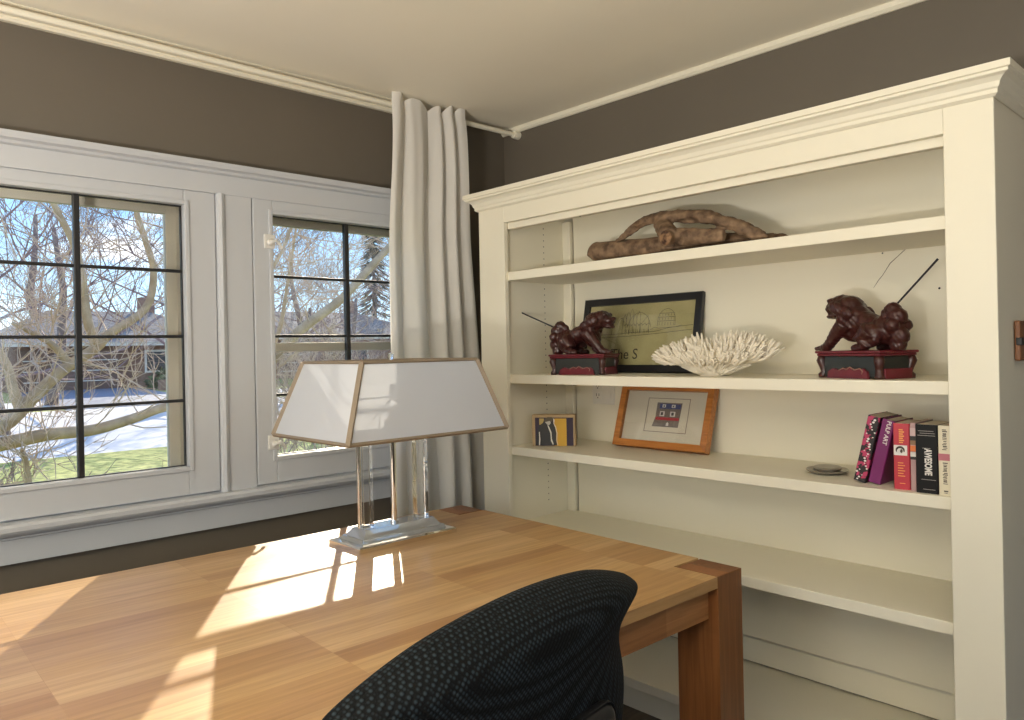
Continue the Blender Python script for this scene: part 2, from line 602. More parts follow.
# inner left side, its rows of peg holes are flat black discs
bm = B(); box(bm, BF + .0225, XR - .004, IN1 + .018, IN1 + .038, 0, 1.93, .001)
bp('side_panel', bm)
bm = B(); box(bm, BF + .0225, XR - .004, BC1 - .022, BC1 - .002, 0, 1.93, .001); bp('side_panel', bm)
bm = B()
for x in (2.405,):
    for k in range(46):
        z = .66 + k * .0267
        q = bmesh.ops.create_circle(bm, cap_ends=True, segments=8, radius=.0028)
        for v in q['verts']:
            v.co = Vector((x + v.co.x, IN1 + .0177, z + v.co.y))
o = obj('peg_holes', bm, BLACK, bk); o.location = boff; o['kind'] = 'stuff'
bm = B(); box(bm, 2.60, 2.612, BC0 + .022, BC1 - .022, .25, 1.93)
box(bm, 2.545, 2.553, BC0 + .022, 2.291, .25, 1.93, .001)
bp('back_panel', bm)
bm = B(); box(bm, 2.527, 2.552, 2.297, IN1 + .018, .25, 1.90, .003); bp('corner_batten', bm)
for z, t in ((1.655, .036), (1.223, .036), (.921, .034), (.595, .034)):
    bm = B(); box(bm, BF + .020, 2.546, IN0 - .09, IN1 + .0178, z - t, z, .002); bp('shelf', bm)
bm = B(); box(bm, BF + .02, 2.60, IN0 - .09, IN1 + .0178, .095, .130, .002); bp('shelf', bm)
bm = B(); box(bm, BF + .06, BF + .078, IN0 - .09, IN1 + .017, 0, .095); bp('kick_board', bm)
bm = B(); extrude_profile(bm, [(2.60, .138), (2.585, .138), (2.585, .225), (2.59, .236), (2.60, .24)], IN0 - .09, IN1 + .017, 'Y'); bp('back_rail', bm)
# crown: moulded front run and its returns
prof = [(0, 1.928), (-.004, 1.928), (-.012, 1.934), (-.012, 1.944), (-.016, 1.948), (-.020, 1.960), (-.030, 1.970), (-.042, 1.974), (-.042, 1.981), (-.048, 1.983), (-.048, 2.000), (0, 2.000)]
bm = B()
# mitred front: sweep the profile round three sides
path = [((XR - .004, BC0), (0, -1)), ((BF, BC0), (-1, -1)), ((BF, BC1), (-1, 1)), ((XR - .2, BC1), (0, 1))]
rings = []
for (px, py), (nx, ny) in path:
    rings.append([bm.verts.new((px + nx * -u, py + ny * -u, z)) for u, z in prof])
n = len(prof)
for A, C in zip(rings, rings[1:]):
    for i in range(n):
        bm.faces.new((A[i], A[(i + 1) % n], C[(i + 1) % n], C[i]))
bm.faces.new(rings[0]); bm.faces.new(rings[-1][::-1])
box(bm, BF, XR - .004, BC0, BC1, 1.93, 1.945)
bp('crown', bm)
# hairline crack and two old nail holes in the back
bm = B()
pts = [(2.5448, .985, 1.505), (2.5448, .968, 1.530), (2.5448, .955, 1.545), (2.5448, .932, 1.580), (2.5448, .905, 1.603), (2.5448, .885, 1.620), (2.5448, .862, 1.640)]
tube(bm, pts, [.0006, .0012, .0009, .0014, .0010, .0012, .0005], 5)
o = obj('crack', bm, mat('crack_line', (.22, .19, .14), .9), bk); o.location = boff
for c, r in (((2.545, 1.09, 1.47), (.001, .004, .004)), ((2.545, .79, 1.49), (.001, .004, .004)), ((2.545, .955, 1.615), (.001, .003, .003)), ((BF + .0355, 1.93, 1.835), (.005, .005, .001))):
    bm = B(); ellipsoid(bm, c, r, sub=1)
    o = obj('nail_hole', bm, BLACK, bk); o.location = boff

# outlet on the back panel
ot = thing('wall_outlet', 'white double outlet plate on bookcase back behind the orange frame', 'outlet', (2.545, 2.13, 1.14))
OW = mat('outlet_plastic', (.74, .71, .63), .35)
bm = B(); box(bm, -.006, 0, -.062, .062, -.058, .058, .003); obj('cover_plate', bm, OW, ot)
for z in (-.021, .021):
    bm = B(); box(bm, -.009, -.005, .010, .048, z - .016, z + .016, .004); so = obj('socket', bm, OW, ot)
    bm = B()
    box(bm, -.0094, -.0085, .020, .023, z - .002, z + .010); box(bm, -.0094, -.0085, .034, .037, z - .002, z + .010)
    tube(bm, [(-.0095, .0285, z - .008), (-.0085, .0285, z - .008)], .003, 8)
    obj('slots', bm, BLACK, so)
bm = B(); box(bm, -.009, -.005, -.045, -.015, -.032, .032, .003); obj('rocker', bm, OW, ot)

# small dark frame on the bookcase's outer side, only its edge is in view
pq = thing('wall_plaque', 'small brown and black plaque on outer side of bookcase at right edge', 'plaque', (2.335, BC0 - .001 + .003, 1.325))
bm = B(); box(bm, -.045, .045, -.016, -.002, -.052, .052, .004); obj('board', bm, mat('plaque_wood', (.20, .08, .03), .45), pq)
bm = B(); box(bm, -.047, .047, -.02, -.006, -.012, .008, .002); obj('band', bm, PLASTIC, pq)

# ================================================================== CURTAIN
rod = thing('curtain_rod', 'thin white round curtain rod along the ceiling over the windows', 'curtain rod', (.0, 2.72, 2.398))
bm = B(); tube(bm, [(-2.49, 0, 0), (2.60, 0, 0)], .0115, 14); obj('rod', bm, CREAM, rod, smooth=False, auto=40)
bm = B(); tube(bm, [(2.592, 0, 0), (2.612, 0, 0), (2.629, 0, 0)], [.018, .021, .021], 18); obj('end_cap', bm, CREAM, rod, auto=40)

cu = thing('curtain', 'gathered off-white linen curtain panel hanging from rod beside the bookcase', 'curtain', (2.08, 2.72, .02))
def curtain():
    bm = B()
    NU, NV = 180, 60
    random.seed(4)
    grid = []
    for j in range(NV + 1):
        v = j / NV                   # 0 top .. 1 bottom
        z = 2.431 - v * 2.401
        fl = min(1, v * 7)
        xl = 1.846 - .010 * min(1, v * 3) + .03 * max(0, v - .5)
        xr = 2.243 + .10 * min(1, v * 1.5) + .05 * v * v
        row = []
        for i in range(NU + 1):
            u = i / NU
            x = xl + (xr - xl) * u
            w_ = u + .05 * math.sin(2 * PI * u * 1.2 + .7) + .018 * v * math.sin(9 * u + 1)
            ph = PI * w_ * 4.4 + .02
            lobe = abs(math.sin(ph)) ** .75
            amp = (.050 + .014 * math.sin(8 * u + 1.0)) * (1 - .25 * v)
            tq = min(1, max(0, (v - .05) / .22)); tq = tq * tq * (3 - 2 * tq)
            amp *= .62 + .38 * tq
            y = 2.701 + .051 * tq - amp * lobe - .012 * math.sin(1.7 * ph + 2.2 * v) * fl + .006 * math.sin(23 * u + 5 * v) * fl + .0015 * math.sin(47 * u - 8 * v)
            zz = z
            if v < .10:               # header frill above the rod
                k = 1 - v / .10
                zz = min(zz + k * (.030 * lobe - .024 + .014 * math.cos(6.0 * u)), 2.4385)
                pin = math.exp(-((v - .016) / .012) ** 2)
                y += pin * (2.694 - y) * .25
            row.append(bm.verts.new((x - 2.08, min(y, 2.79) - 2.72, zz - .02)))
        grid.append(row)
    for j in range(NV):
        for i in range(NU):
            bm.faces.new((grid[j][i], grid[j][i + 1], grid[j + 1][i + 1], grid[j + 1][i]))
    return bm
obj('drape', curtain(), CURTAIN, cu, smooth=True)

# ================================================================== DESK
TT = .72
TX0, TX1, TY0, TY1 = -.45, 1.862, 1.085, 2.322
tb = thing('desk', 'large orange-brown butcher-block wooden desk under the windows', 'desk', (TX1, TY0, 0), (0, 0, R(-1.2)))
LX, LY = TX1 - TX0, TY1 - TY0
# local: x from -LX..0, y 0..LY
lw, ld, gap = .116, .132, .007
bm = B()
th_ = .030
def prism(bm, poly, z0, z1, bev=0):
    A = [bm.verts.new((x, y, z0)) for x, y in poly]
    C = [bm.verts.new((x, y, z1)) for x, y in poly]
    n = len(poly)
    f = [bm.faces.new(A[::-1]), bm.faces.new(C)]
    for i in range(n):
        bm.faces.new((A[i], A[(i + 1) % n], C[(i + 1) % n], C[i]))
poly = [(-LX + lw + .001, 0), (-lw - .001, 0), (-lw - .001, ld + gap), (0, ld + gap), (0, LY - ld - gap), (-lw - .001, LY - ld - gap), (-lw - .001, LY),
        (-LX + lw + .001, LY), (-LX + lw + .001, LY - ld - gap), (-LX, LY - ld - gap), (-LX, ld + gap), (-LX + lw + .001, ld + gap)]
prism(bm, poly, TT - th_, TT)
obj('desk_top', bm, TABLE, tb)
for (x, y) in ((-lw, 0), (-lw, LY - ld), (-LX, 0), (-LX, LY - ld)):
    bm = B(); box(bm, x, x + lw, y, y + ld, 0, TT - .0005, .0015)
    lg = obj('leg', bm, TABLE_SHADED, tb)
    bm = B(); box(bm, x + .002, x + lw * .45, y + .004, y + ld - .004, TT - .0006, TT + .0001)
    obj('end_grain_inlay', bm, ENDGRAIN, lg)
for (x0, x1, y) in ((-LX + lw, -.62, .03), (-.61, -lw, .03)):
    bm = B(); box(bm, x0, x1, y, y + .022, TT - .118, TT - th_, .001)
    obj('apron', bm, TABLE_E, tb)
bm = B(); box(bm, -LX + lw, -lw, LY - .052, LY - .03, TT - .118, TT - th_); obj('apron', bm, TABLE_E, tb)
for x in (-LX + .03, -.052):
    bm = B(); box(bm, x, x + .022, ld, LY - ld, TT - .118, TT - th_); obj('apron', bm, TABLE_E, tb)

# ================================================================== LAMP
lp = thing('table_lamp', 'table lamp with white pyramid shade, clear columns and chrome base on desk', 'lamp', (1.404, 2.0757, TT))
bm = B()
def frustum(bm, a0, b0, z0, a1, b1, z1):
    A = [bm.verts.new((sx * a0, sy * b0, z0)) for sx, sy in ((-1, -1), (1, -1), (1, 1), (-1, 1))]
    C = [bm.verts.new((sx * a1, sy * b1, z1)) for sx, sy in ((-1, -1), (1, -1), (1, 1), (-1, 1))]
    bm.faces.new(A[::-1]); bm.faces.new(C)
    for i in range(4):
        bm.faces.new((A[i], A[(i + 1) % 4], C[(i + 1) % 4], C[i]))
frustum(bm, .188, .092, 0, .188, .092, .014)
frustum(bm, .188, .092, .0141, .182, .086, .018)
obj('base_plate', bm, CHROME, lp)
bm = B()
frustum(bm, .162, .066, .0182, .158, .062, .030)
frustum(bm, .150, .054, .0301, .132, .038, .054)
obj('plinth', bm, ACRYL2, lp)
for x in (-.108, .108):
    bm = B(); box(bm, x - .019, x + .019, -.019, .019, .0542, .348, .002); obj('column', bm, ACRYL, lp)
bm = B(); tube(bm, [(0, 0, .0542), (0, 0, .348)], .0105, 24); tube(bm, [(0, 0, .0542), (0, 0, .060)], .014, 24); obj('centre_tube', bm, CHROME, lp, auto=40)
for x in (-.0855, -.131):
    bm = B(); tube(bm, [(x, 0, .0542), (x, 0, .348)], .0035, 10); obj('column_edge_rod', bm, CHROME, lp, auto=40)
bm = B(); frustum(bm, .146, .05, .3482, .146, .05, .362); frustum(bm, .13, .037, .3622, .13, .037, .372); obj('cap_block', bm, ACRYL2, lp)
bm = B(); lathe(bm, [(0, .372), (.016, .372), (.016, .42), (.019, .425), (.019, .46), (.010, .465), (0, .465)], 20); obj('socket', bm, CHROME, lp, auto=40)
bm = B(); ellipsoid(bm, (0, 0, .505), (.028, .028, .038)); obj('bulb', bm, mat('bulb_glass', (.8, .8, .78), .2), lp, smooth=True)
bm = B()
tube(bm, [(-.03, 0, .425), (-.05, 0, .48), (-.045, 0, .54), (0, 0, .572), (.045, 0, .54), (.05, 0, .48), (.03, 0, .425)], .002, 8); obj('harp', bm, CHROME, lp, smooth=True)
SB, STp = .351, .580
A0, B0, A1, B1 = .302, .2285, .220, .176
bm = B()
cor = ((-1, -1), (1, -1), (1, 1), (-1, 1))
lo = [bm.verts.new((sx * A0, sy * B0, SB)) for sx, sy in cor]
hi = [bm.verts.new((sx * A1, sy * B1, STp)) for sx, sy in cor]
for i in range(4):
    bm.faces.new((lo[i], lo[(i + 1) % 4], hi[(i + 1) % 4], hi[i]))
sh = obj('lamp_shade', bm, SHADE, lp)
bm = B()
def strip(bm, p, q, w=.0075):
    """flat ribbon, built as a slim square bar"""
    tube(bm, [p, q], w, 4)
for i in range(4):
    (sx, sy), (tx, ty) = cor[i], cor[(i + 1) % 4]
    strip(bm, (sx * A0, sy * B0, SB), (tx * A0, ty * B0, SB), .0062)
    strip(bm, (sx * A1, sy * B1, STp), (tx * A1, ty * B1, STp), .0055)
    strip(bm, (sx * A0, sy * B0, SB), (sx * A1, sy * B1, STp), .0095)
obj('shade_trim', bm, TRIM_TAN, sh)
bm = B()
for s in (-1, 1):
    tube(bm, [(s * A1, 0, STp - .008), (0, 0, STp - .004)], .002, 6)
    tube(bm, [(0, s * B1, STp - .008), (0, 0, STp - .004)], .002, 6)
obj('shade_spider', bm, CHROME, sh)
bm = B(); lathe(bm, [(0, .572), (.006, .574), (.004, .582), (.009, .588), (.009, .606), (0, .608)], 12); obj('finial', bm, ACRYL, lp, auto=40)

# ================================================================== OFFICE CHAIR
ch = thing('office_chair', 'dark blue-grey woven office chair pulled up to the desk in front', 'chair', (.668, .940, -.004), (0, 0, R(8)))
def chair_back():
    """upholstered back: rows up the height, closed ring around each row"""
    bm = B()
    #        z    half   yback  thick  dish
    rows = [(.450, .207, -.150, .035, .03), (.490, .237, -.178, .060, .035), (.570, .262, -.205, .072, .035), (.650, .284, -.222, .078, .035), (.730, .288, -.232, .078, .035),
            (.790, .284, -.238, .076, .035), (.830, .276, -.242, .076, .034), (.860, .266, -.247, .077, .032), (.890, .258, -.253, .080, .030), (.915, .258, -.260, .084, .028),
            (.938, .268, -.265, .087, .026), (.958, .281, -.266, .086, .024), (.975, .291, -.262, .080, .023), (.989, .295, -.253, .070, .022), (1.000, .294, -.241, .056, .022),
            (1.008, .289, -.229, .040, .022), (1.013, .281, -.219, .022, .022), (1.0145, .274, -.213, .008, .022)]
    N = 22
    rings = []
    for z, h, yb, t, dish in rows:
        h += .016 + .010 * max(0, (z - .93) / .08) + .022 * max(0, min(1, (.86 - z) / .08))
        ring = []
        tot = 2 * N
        for k in range(tot):
            a = 2 * PI * k / tot
            ca, sa = math.cos(a), math.sin(a)
            e = .38
            x = h * (abs(ca) ** e) * (1 if ca >= 0 else -1)
            yy = t / 2 * (abs(sa) ** .8) * (1 if sa >= 0 else -1)
            f = (x / h) ** 2
            drop = .052 * (x / .28) ** 2 * max(0, (z - .88) / .14) ** 1.2
            y = yb + t / 2 + yy * (1 - .35 * f * f) + dish * f
            ring.append(bm.verts.new((x, y, z - drop)))
        rings.append(ring)
    for A, C in zip(rings, rings[1:]):
        for k in range(len(A)):
            bm.faces.new((A[k], A[(k + 1) % len(A)], C[(k + 1) % len(A)], C[k]))
    for ring in (rings[0], rings[-1]):
        tot = len(ring)
        for k in range(1, N - 1):
            bm.faces.new((ring[k], ring[k + 1], ring[tot - k - 1], ring[tot - k]))
        bm.faces.new((ring[0], ring[1], ring[tot - 1]))
        bm.faces.new((ring[N - 1], ring[N], ring[N + 1]))
    bmesh.ops.recalc_face_normals(bm, faces=bm.faces)
    return baked(bm, [lambda o: setattr(o.modifiers.new('s', 'SUBSURF'), 'levels', 2)])
obj('backrest', chair_back(), FABRIC, ch, smooth=True)
bm = B()
box(bm, -.17, .17, -.262, -.225, .50, .82, .03, 4)
bm2 = baked(bm, [lambda o: setattr(o.modifiers.new('s', 'SUBSURF'), 'levels', 2)])
obj('back_shell', bm2, PLASTIC, ch, smooth=True)
bm = B(); box(bm, -.26, .26, -.15, .36, .43, .51, .035, 4); obj('seat', bm, FABRIC, ch, smooth=True)
bm = B(); tube(bm, [(0, -.235, .60), (0, -.25, .48), (0, -.18, .405), (0, .02, .395)], [.028, .032, .032, .03], 10); obj('back_support', bm, PLASTIC, ch, smooth=True)
bm = B(); box(bm, -.12, .12, -.05, .22, .385, .429, .015); obj('mechanism', bm, PLASTIC, ch)
bm = B(); tube(bm, [(0, .08, .10), (0, .08, .24), (0, .08, .2401), (0, .08, .386)], [.030, .030, .018, .018], 16); obj('gas_column', bm, METAL, ch, auto=40)
for k in range(5):
    a = 2 * PI * k / 5 + .3
    c, s = math.cos(a), math.sin(a)
    bm = B(); tube(bm, [(0, .08, .115), (.15 * c, .08 + .15 * s, .105), (.30 * c, .08 + .30 * s, .082)], [.032, .026, .018], 10)
    lg = obj('leg', bm, PLASTIC, ch, smooth=True)
    bm = B()
    ax = Vector((-s, c, 0))
    p = Vector((.29 * c, .08 + .29 * s, .028))
    for q in (-.016, .016):
        tube(bm, [p + ax * (q - .010), p + ax * (q + .010)], .028, 16)
    tube(bm, [p + Vector((0, 0, .01)), p + Vector((0, 0, .06))], .007, 8)
    obj('caster', bm, PLASTIC, lg, auto=40)
# ================================================================== THINGS ON THE SHELVES
Z1, Z2, Z3 = 1.655, 1.223, .921

# ---- driftwood
dw = thing('driftwood', 'long weathered driftwood log with an arched branch on the top shelf', 'driftwood', (2.33, 1.575, Z1), (0, 0, R(-90)))
def wobble_tube(bm, pts, rad, sides=14, amp=.006, seed=0, sub=6):
    pts = [Vector(p) for p in pts]
    P, Rr = [], []
    for i in range(len(pts) - 1):
        p0, p1, p2, p3 = pts[max(i - 1, 0)], pts[i], pts[i + 1], pts[min(i + 2, len(pts) - 1)]
        for k in range(sub):
            t = k / sub
            q = .5 * ((2 * p1) + (p2 - p0) * t + (2 * p0 - 5 * p1 + 4 * p2 - p3) * t * t + (-p0 + 3 * p1 - 3 * p2 + p3) * t ** 3)
            P.append(q); Rr.append(rad[i] * (1 - t) + rad[i + 1] * t)
    P.append(pts[-1]); Rr.append(rad[-1])
    n0 = len(bm.verts)
    tube(bm, P, Rr, sides)
    bm.verts.ensure_lookup_table()
    for v in bm.verts[n0:]:
        d = mnoise.noise(Vector((v.co.x * 18, v.co.y * 60, v.co.z * 60 + seed * 7))) * amp
        d2 = mnoise.noise(Vector((v.co.x * 60, v.co.y * 160, v.co.z * 160 + seed * 3))) * amp * .5
        v.co += Vector((0, d, d2 + d * .6))
bm = B()
wobble_tube(bm, [(-.405, -.02, .060), (-.38, -.02, .058), (-.22, -.015, .052), (-.05, .0, .048), (.10, .02, .044), (.25, .04, .034), (.36, .05, .024), (.40, .05, .018)],
            [.024, .036, .037, .035, .032, .026, .018, .008], 16, .010, 1)
bm.verts.ensure_lookup_table()
bm = baked(bm, [m_remesh(.0045), m_smooth(2, .4)])
zmin = min(v.co.z for v in bm.verts)
for v in bm.verts:
    v.co.z -= zmin
obj('log', bm, DRIFT, dw, smooth=True)
bm = B()
wobble_tube(bm, [(-.285, -.03, .078), (-.25, -.035, .090), (-.19, -.04, .115), (-.13, -.05, .136), (-.05, -.05, .142), (.04, -.05, .134), (.13, -.055, .118), (.21, -.06, .092), (.28, -.06, .060), (.33, -.05, .034), (.365, -.05, .016)],
            [.005, .010, .014, .018, .022, .023, .022, .021, .022, .020, .010], 14, .014, 2)
wobble_tube(bm, [(-.06, -.045, .128), (-.02, -.075, .100), (.02, -.11, .070), (.040, -.135, .052)], [.022, .030, .036, .034], 14, .010, 3)
wobble_tube(bm, [(-.21, -.045, .118), (-.16, -.05, .138), (-.08, -.05, .154)], [.003, .007, .008], 10, .008, 4)
wobble_tube(bm, [(.07, -.06, .140), (.16, -.05, .128), (.215, -.05, .104)], [.012, .010, .004], 10, .008, 5)
wobble_tube(bm, [(.04, -.09, .058), (.12, -.08, .05), (.22, -.07, .045)], [.032, .030, .02], 12, .012, 6)
bm = baked(bm, [m_remesh(.0045), m_smooth(2, .4)])
zmin = min(v.co.z for v in bm.verts)
obj('arched_branch', bm, DRIFT, dw, smooth=True)
bm = B()
ellipsoid(bm, (.048, -.160, .048), (.027, .010, .027))
ellipsoid(bm, (.052, -.168, .046), (.014, .006, .014))
bm = baked(bm, [m_remesh(.003), m_smooth(2, .4)])
obj('cut_end', bm, DRIFT_END, dw, smooth=True)

# ---- guardian lions with incense sticks
def lion(name, label, loc, rz, f):
    """f = -1 faces local -x, +1 faces local +x"""
    t = thing(name, label, 'statue', loc, (0, 0, rz), 'carved guardian lions on the middle shelf')
    X = lambda p: Vector((p[0] * -f, p[1], p[2]))
    L, W = .120, .072
    # pedestal: plinth foot, recessed dark band, top slab with a lip
    bm = B()
    box(bm, -L, L, -W, W, .066, .074, .003); box(bm, -L - .004, L + .004, -W - .004, W + .004, .0742, .082, .003)
    ped = obj('pedestal', bm, REDLAC, t)
    bm = B(); box(bm, -L + .008, L - .008, -W + .008, W - .008, .004, .0658, .002); obj('pedestal_core', bm, DARKLAC, ped)
    for sx in (-1, 1):
        for sy in (-1, 1):
            bm = B()
            cx, cy = sx * (L - .014), sy * (W - .014)
            tube(bm, [(cx, cy, .0658), (cx + sx * .004, cy + sy * .004, .052), (cx, cy, .034), (cx - sx * .003, cy - sy * .003, .018), (cx + sx * .002, cy + sy * .002, .007), (cx + sx * .002, cy + sy * .002, 0)],
                 [.014, .015, .012, .012, .014, .012], 10)
            obj('scroll_foot', bm, REDWOOD, ped, smooth=True)
    # carved apron panels with a curled top edge
    for sy in (-1, 1):
        bm = B()
        pr = [(-.078, 0), (.078, 0), (.074, .020), (.060, .030), (.040, .028), (.022, .024), (.008, .034), (-.010, .030), (-.03, .024), (-.055, .030), (-.074, .020)]
        y0, y1 = (-W + .0005, -W + .008) if sy < 0 else (W - .008, W - .0005)
        extrude_profile_y(bm, pr, y0, y1)
        pn = obj('apron_panel', bm, REDLAC, ped)
        bm = B()
        yy = -W - .001 if sy < 0 else W + .001
        tube(bm, [(-.03, yy, .024), (-.012, yy, .031), (.0, yy, .026), (.012, yy, .034), (.03, yy, .026), (.05, yy, .030), (.06, yy, .022), (.056, yy, .014)], .0018, 6)
        obj('scroll_line', bm, mat('worn_gilt', (.30, .16, .12), .35), pn, smooth=True)
    for sx in (-1, 1):
        bm = B(); box(bm, sx * L - .008 * (sx > 0), sx * L + .008 * (sx < 0), -W + .02, W - .02, 0, .03, .002)
        obj('apron_panel', bm, REDLAC, ped)
    # body, one continuous carved surface
    bm = B()
    zb = .0815
    E = lambda c, r, ry=0: ellipsoid(bm, X(c), r, Euler((0, R(ry) * f, 0)))
    E((.060, 0, zb + .052), (.046, .036, .040))            # rump
    E((.020, 0, zb + .072), (.060, .032, .030), -28)       # back sloping up to the shoulders
    E((-.020, 0, zb + .082), (.040, .037, .044))           # shoulders and chest
    E((-.036, 0, zb + .058), (.030, .033, .036))           # breast
    E((-.048, 0, zb + .118), (.040, .039, .036))           # mane / neck
    E((-.072, 0, zb + .128), (.036, .033, .030))           # skull
    E((-.101, 0, zb + .118), (.021, .025, .017))           # muzzle
    E((-.098, 0, zb + .099), (.024, .022, .009), 8)        # lower jaw, mouth ajar
    E((-.118, 0, zb + .126), (.008, .013, .008))           # nose
    for s in (-1, 1):
        E((-.092, s * .019, zb + .141), (.011, .010, .008))      # brow
        E((-.088, s * .027, zb + .130), (.007, .006, .007))      # eye
        E((-.052, s * .040, zb + .118), (.028, .010, .018), -30) # ear lying back
        E((-.022, s * .036, zb + .104), (.022, .010, .016), -35) # mane curl
        E((-.042, s * .032, zb + .088), (.016, .012, .018))      # mane curl
        # hind leg: thigh, shank, paw
        tube(bm, [X(p) for p in ((.058, s * .034, zb + .052), (.030, s * .040, zb + .028), (.052, s * .040, zb + .012), (.026, s * .040, zb + .007), (.004, s * .040, zb + .007))], [.030, .021, .014, .013, .010], 10)
        ellipsoid(bm, X((.052, s * .034, zb + .040)), (.034, .018, .034))
    # forelegs: near one set forward, far one back
    for s, fx in ((-1, -.094), (1, -.040)):
        tube(bm, [X(p) for p in ((-.030, s * .030, zb + .076), (-.058 if s < 0 else -.030, s * .034, zb + .048), (fx + .014, s * .036, zb + .020), (fx, s * .036, zb + .008), (fx - .020, s * .036, zb + .006))], [.024, .018, .014, .014, .010], 10)
        for q in (-.008, 0, .008):
            ellipsoid(bm, X((fx - .024, s * .036 + q, zb + .007)), (.009, .005, .007))
    # bushy curled tail up the rump
    for c, r in (((.092, 0, zb + .060), .030), ((.104, 0, zb + .086), .026), ((.092, 0, zb + .104), .022), ((.110, 0, zb + .036), .025), ((.108, .020, zb + .065), .018), ((.108, -.020, zb + .065), .018), ((.104, 0, zb + .014), .022), ((.074, 0, zb + .096), .016)):
        ellipsoid(bm, X(c), (r, r * .9, r))
    bm = baked(bm, [m_remesh(.0028), m_smooth(3, .5)])
    for v in bm.verts:
        v.co = Vector((v.co.x * 1.14 , v.co.y * 1.25, zb + (v.co.z - zb) * 1.10))
    bm.normal_update()
    for v in bm.verts:
        d = mnoise.noise(v.co * 120) * .0010 + math.sin(v.co.x * 420 + v.co.z * 260) * .0006
        v.co += v.normal * d
        v.co.z = max(v.co.z, .0822)
    obj('lion_body', bm, REDWOOD, t, smooth=True)
    return t

def extrude_profile_y(bm, prof, a, b):
    A = [bm.verts.new((u, a, v)) for u, v in prof]
    C = [bm.verts.new((u, b, v)) for u, v in prof]
    n = len(prof)
    for i in range(n):
        bm.faces.new((A[i], A[(i + 1) % n], C[(i + 1) % n], C[i]))
    bm.faces.new(A[::-1]); bm.faces.new(C)

LIL = (2.305, 2.030, Z2)
LIR = (2.315, .925, Z2)
lion('lion_statue', 'dark red carved guardian lion in front of the black frame, facing right', LIL, R(-90 + 15), 1)
lion('lion_statue', 'dark red carved guardian lion near the right end of middle shelf, facing left', LIR, R(-90 - 22), -1)
def stick(label, p, q):
    p, q = Vector(p), Vector(q)
    bm = B()
    tube(bm, [(0, 0, 0), tuple((q - p) * .8), tuple(q - p)], [.0028, .0030, .0034], 8)
    o = obj('incense_stick', bm, mat('incense_black', (.012, .012, .02), .7, bump=(300, .3)), loc=p, auto=40)
    tag(o, label, 'incense stick', 'incense sticks in the carved lions')
stick('thin black incense stick leaning left out of the lion facing right', (2.285, 2.085, 1.385), (2.26, 2.400, 1.508))
stick('thin black incense stick rising right out of the lion facing left', (2.31, .872, 1.392), (2.30, .716, 1.556))

# ---- coral
co = B()
random.seed(11)
def coral(bm):
    a, b = .245, .105
    tube(bm, [(0.0, 0, 0), (0, 0, .02), (.0, 0, .045)], [.050, .045, .09], 16)
    for v in bm.verts:
        v.co.y *= .75
    n = 620
    for i in range(n):
        # golden-angle spread over a wide shallow bowl
        u = (i + .5) / n
        rr = math.sqrt(u)
        th = i * 2.39996 + random.uniform(-.2, .2)
        tx, ty = rr * math.cos(th), rr * math.sin(th)
        top = .128 + .018 * math.sin(th * 2 + 1) - .060 * rr ** 2.2 + (.018 * tx) + random.uniform(-.016, .016)
        tip = Vector((a * tx * (1 + random.uniform(-.05, .10)), b * ty * (1 + random.uniform(-.06, .1)), max(top, .03)))
        root = Vector((tip.x * .62, tip.y * .55, .022 + .028 * rr))
        mid = root.lerp(tip, .55) + Vector((random.uniform(-.006, .006), random.uniform(-.006, .006), -.010 * rr))
        r = random.uniform(.0046, .0062)
        tube(bm, [root, mid, root.lerp(tip, .9), tip], [r * 1.25, r, r * .85, r * .45], 6)
        for k in range(2):               # side nubs
            s = root.lerp(tip, random.uniform(.4, .8))
            d = Vector((random.uniform(-1, 1), random.uniform(-1, 1), random.uniform(.4, 1.2))).normalized()
            ln = random.uniform(.010, .018)
            tube(bm, [s, s + d * ln * .6, s + d * ln], [r * .8, r * .7, r * .35], 5)
    # spreading lower fringe
    for i in range(330):
        th = 2 * PI * i / 330 + random.uniform(-.03, .03)
        z = random.uniform(.004, .075)
        k = random.uniform(.70, .98) * (.36 + 9.0 * z)
        k = min(k, 1.0)
        tip = Vector((a * k * math.cos(th), b * k * math.sin(th), z + .012))
        root = Vector((tip.x * .45, tip.y * .45, max(.006, z * .55)))
        r = random.uniform(.0045, .006)
        tube(bm, [root, root.lerp(tip, .6), tip], [r * 1.2, r, r * .45], 6)
coral(co)
o = obj('coral', co, CORAL, loc=(2.31, 1.440, Z2), smooth=True)
o.rotation_euler = (0, 0, R(-90))
tag(o, 'wide white branching coral on middle shelf in front of black frame', 'coral')

# ---- picture frames
def picture(name, label, loc, rz, lean, w, h, border, depth, m, matc, side=None):
    t = thing(name, label, 'picture frame', loc, (-lean, 0, rz))
    bm = B()
    frame_boxes_xz(bm, w, h, border, 0, depth)
    obj('frame', bm, m, t)
    bm = B(); box(bm, -w / 2 + border * .8, w / 2 - border * .8, depth * .6, depth * .75, border * .8, h - border * .8)
    sheet = obj('picture_sheet', bm, matc, t)
    bm = B(); box(bm, -w / 2 + border * .8, w / 2 - border * .8, depth * .34, depth * .38, border * .8, h - border * .8)
    obj('glazing', bm, PICGLASS, t)
    return t, sheet

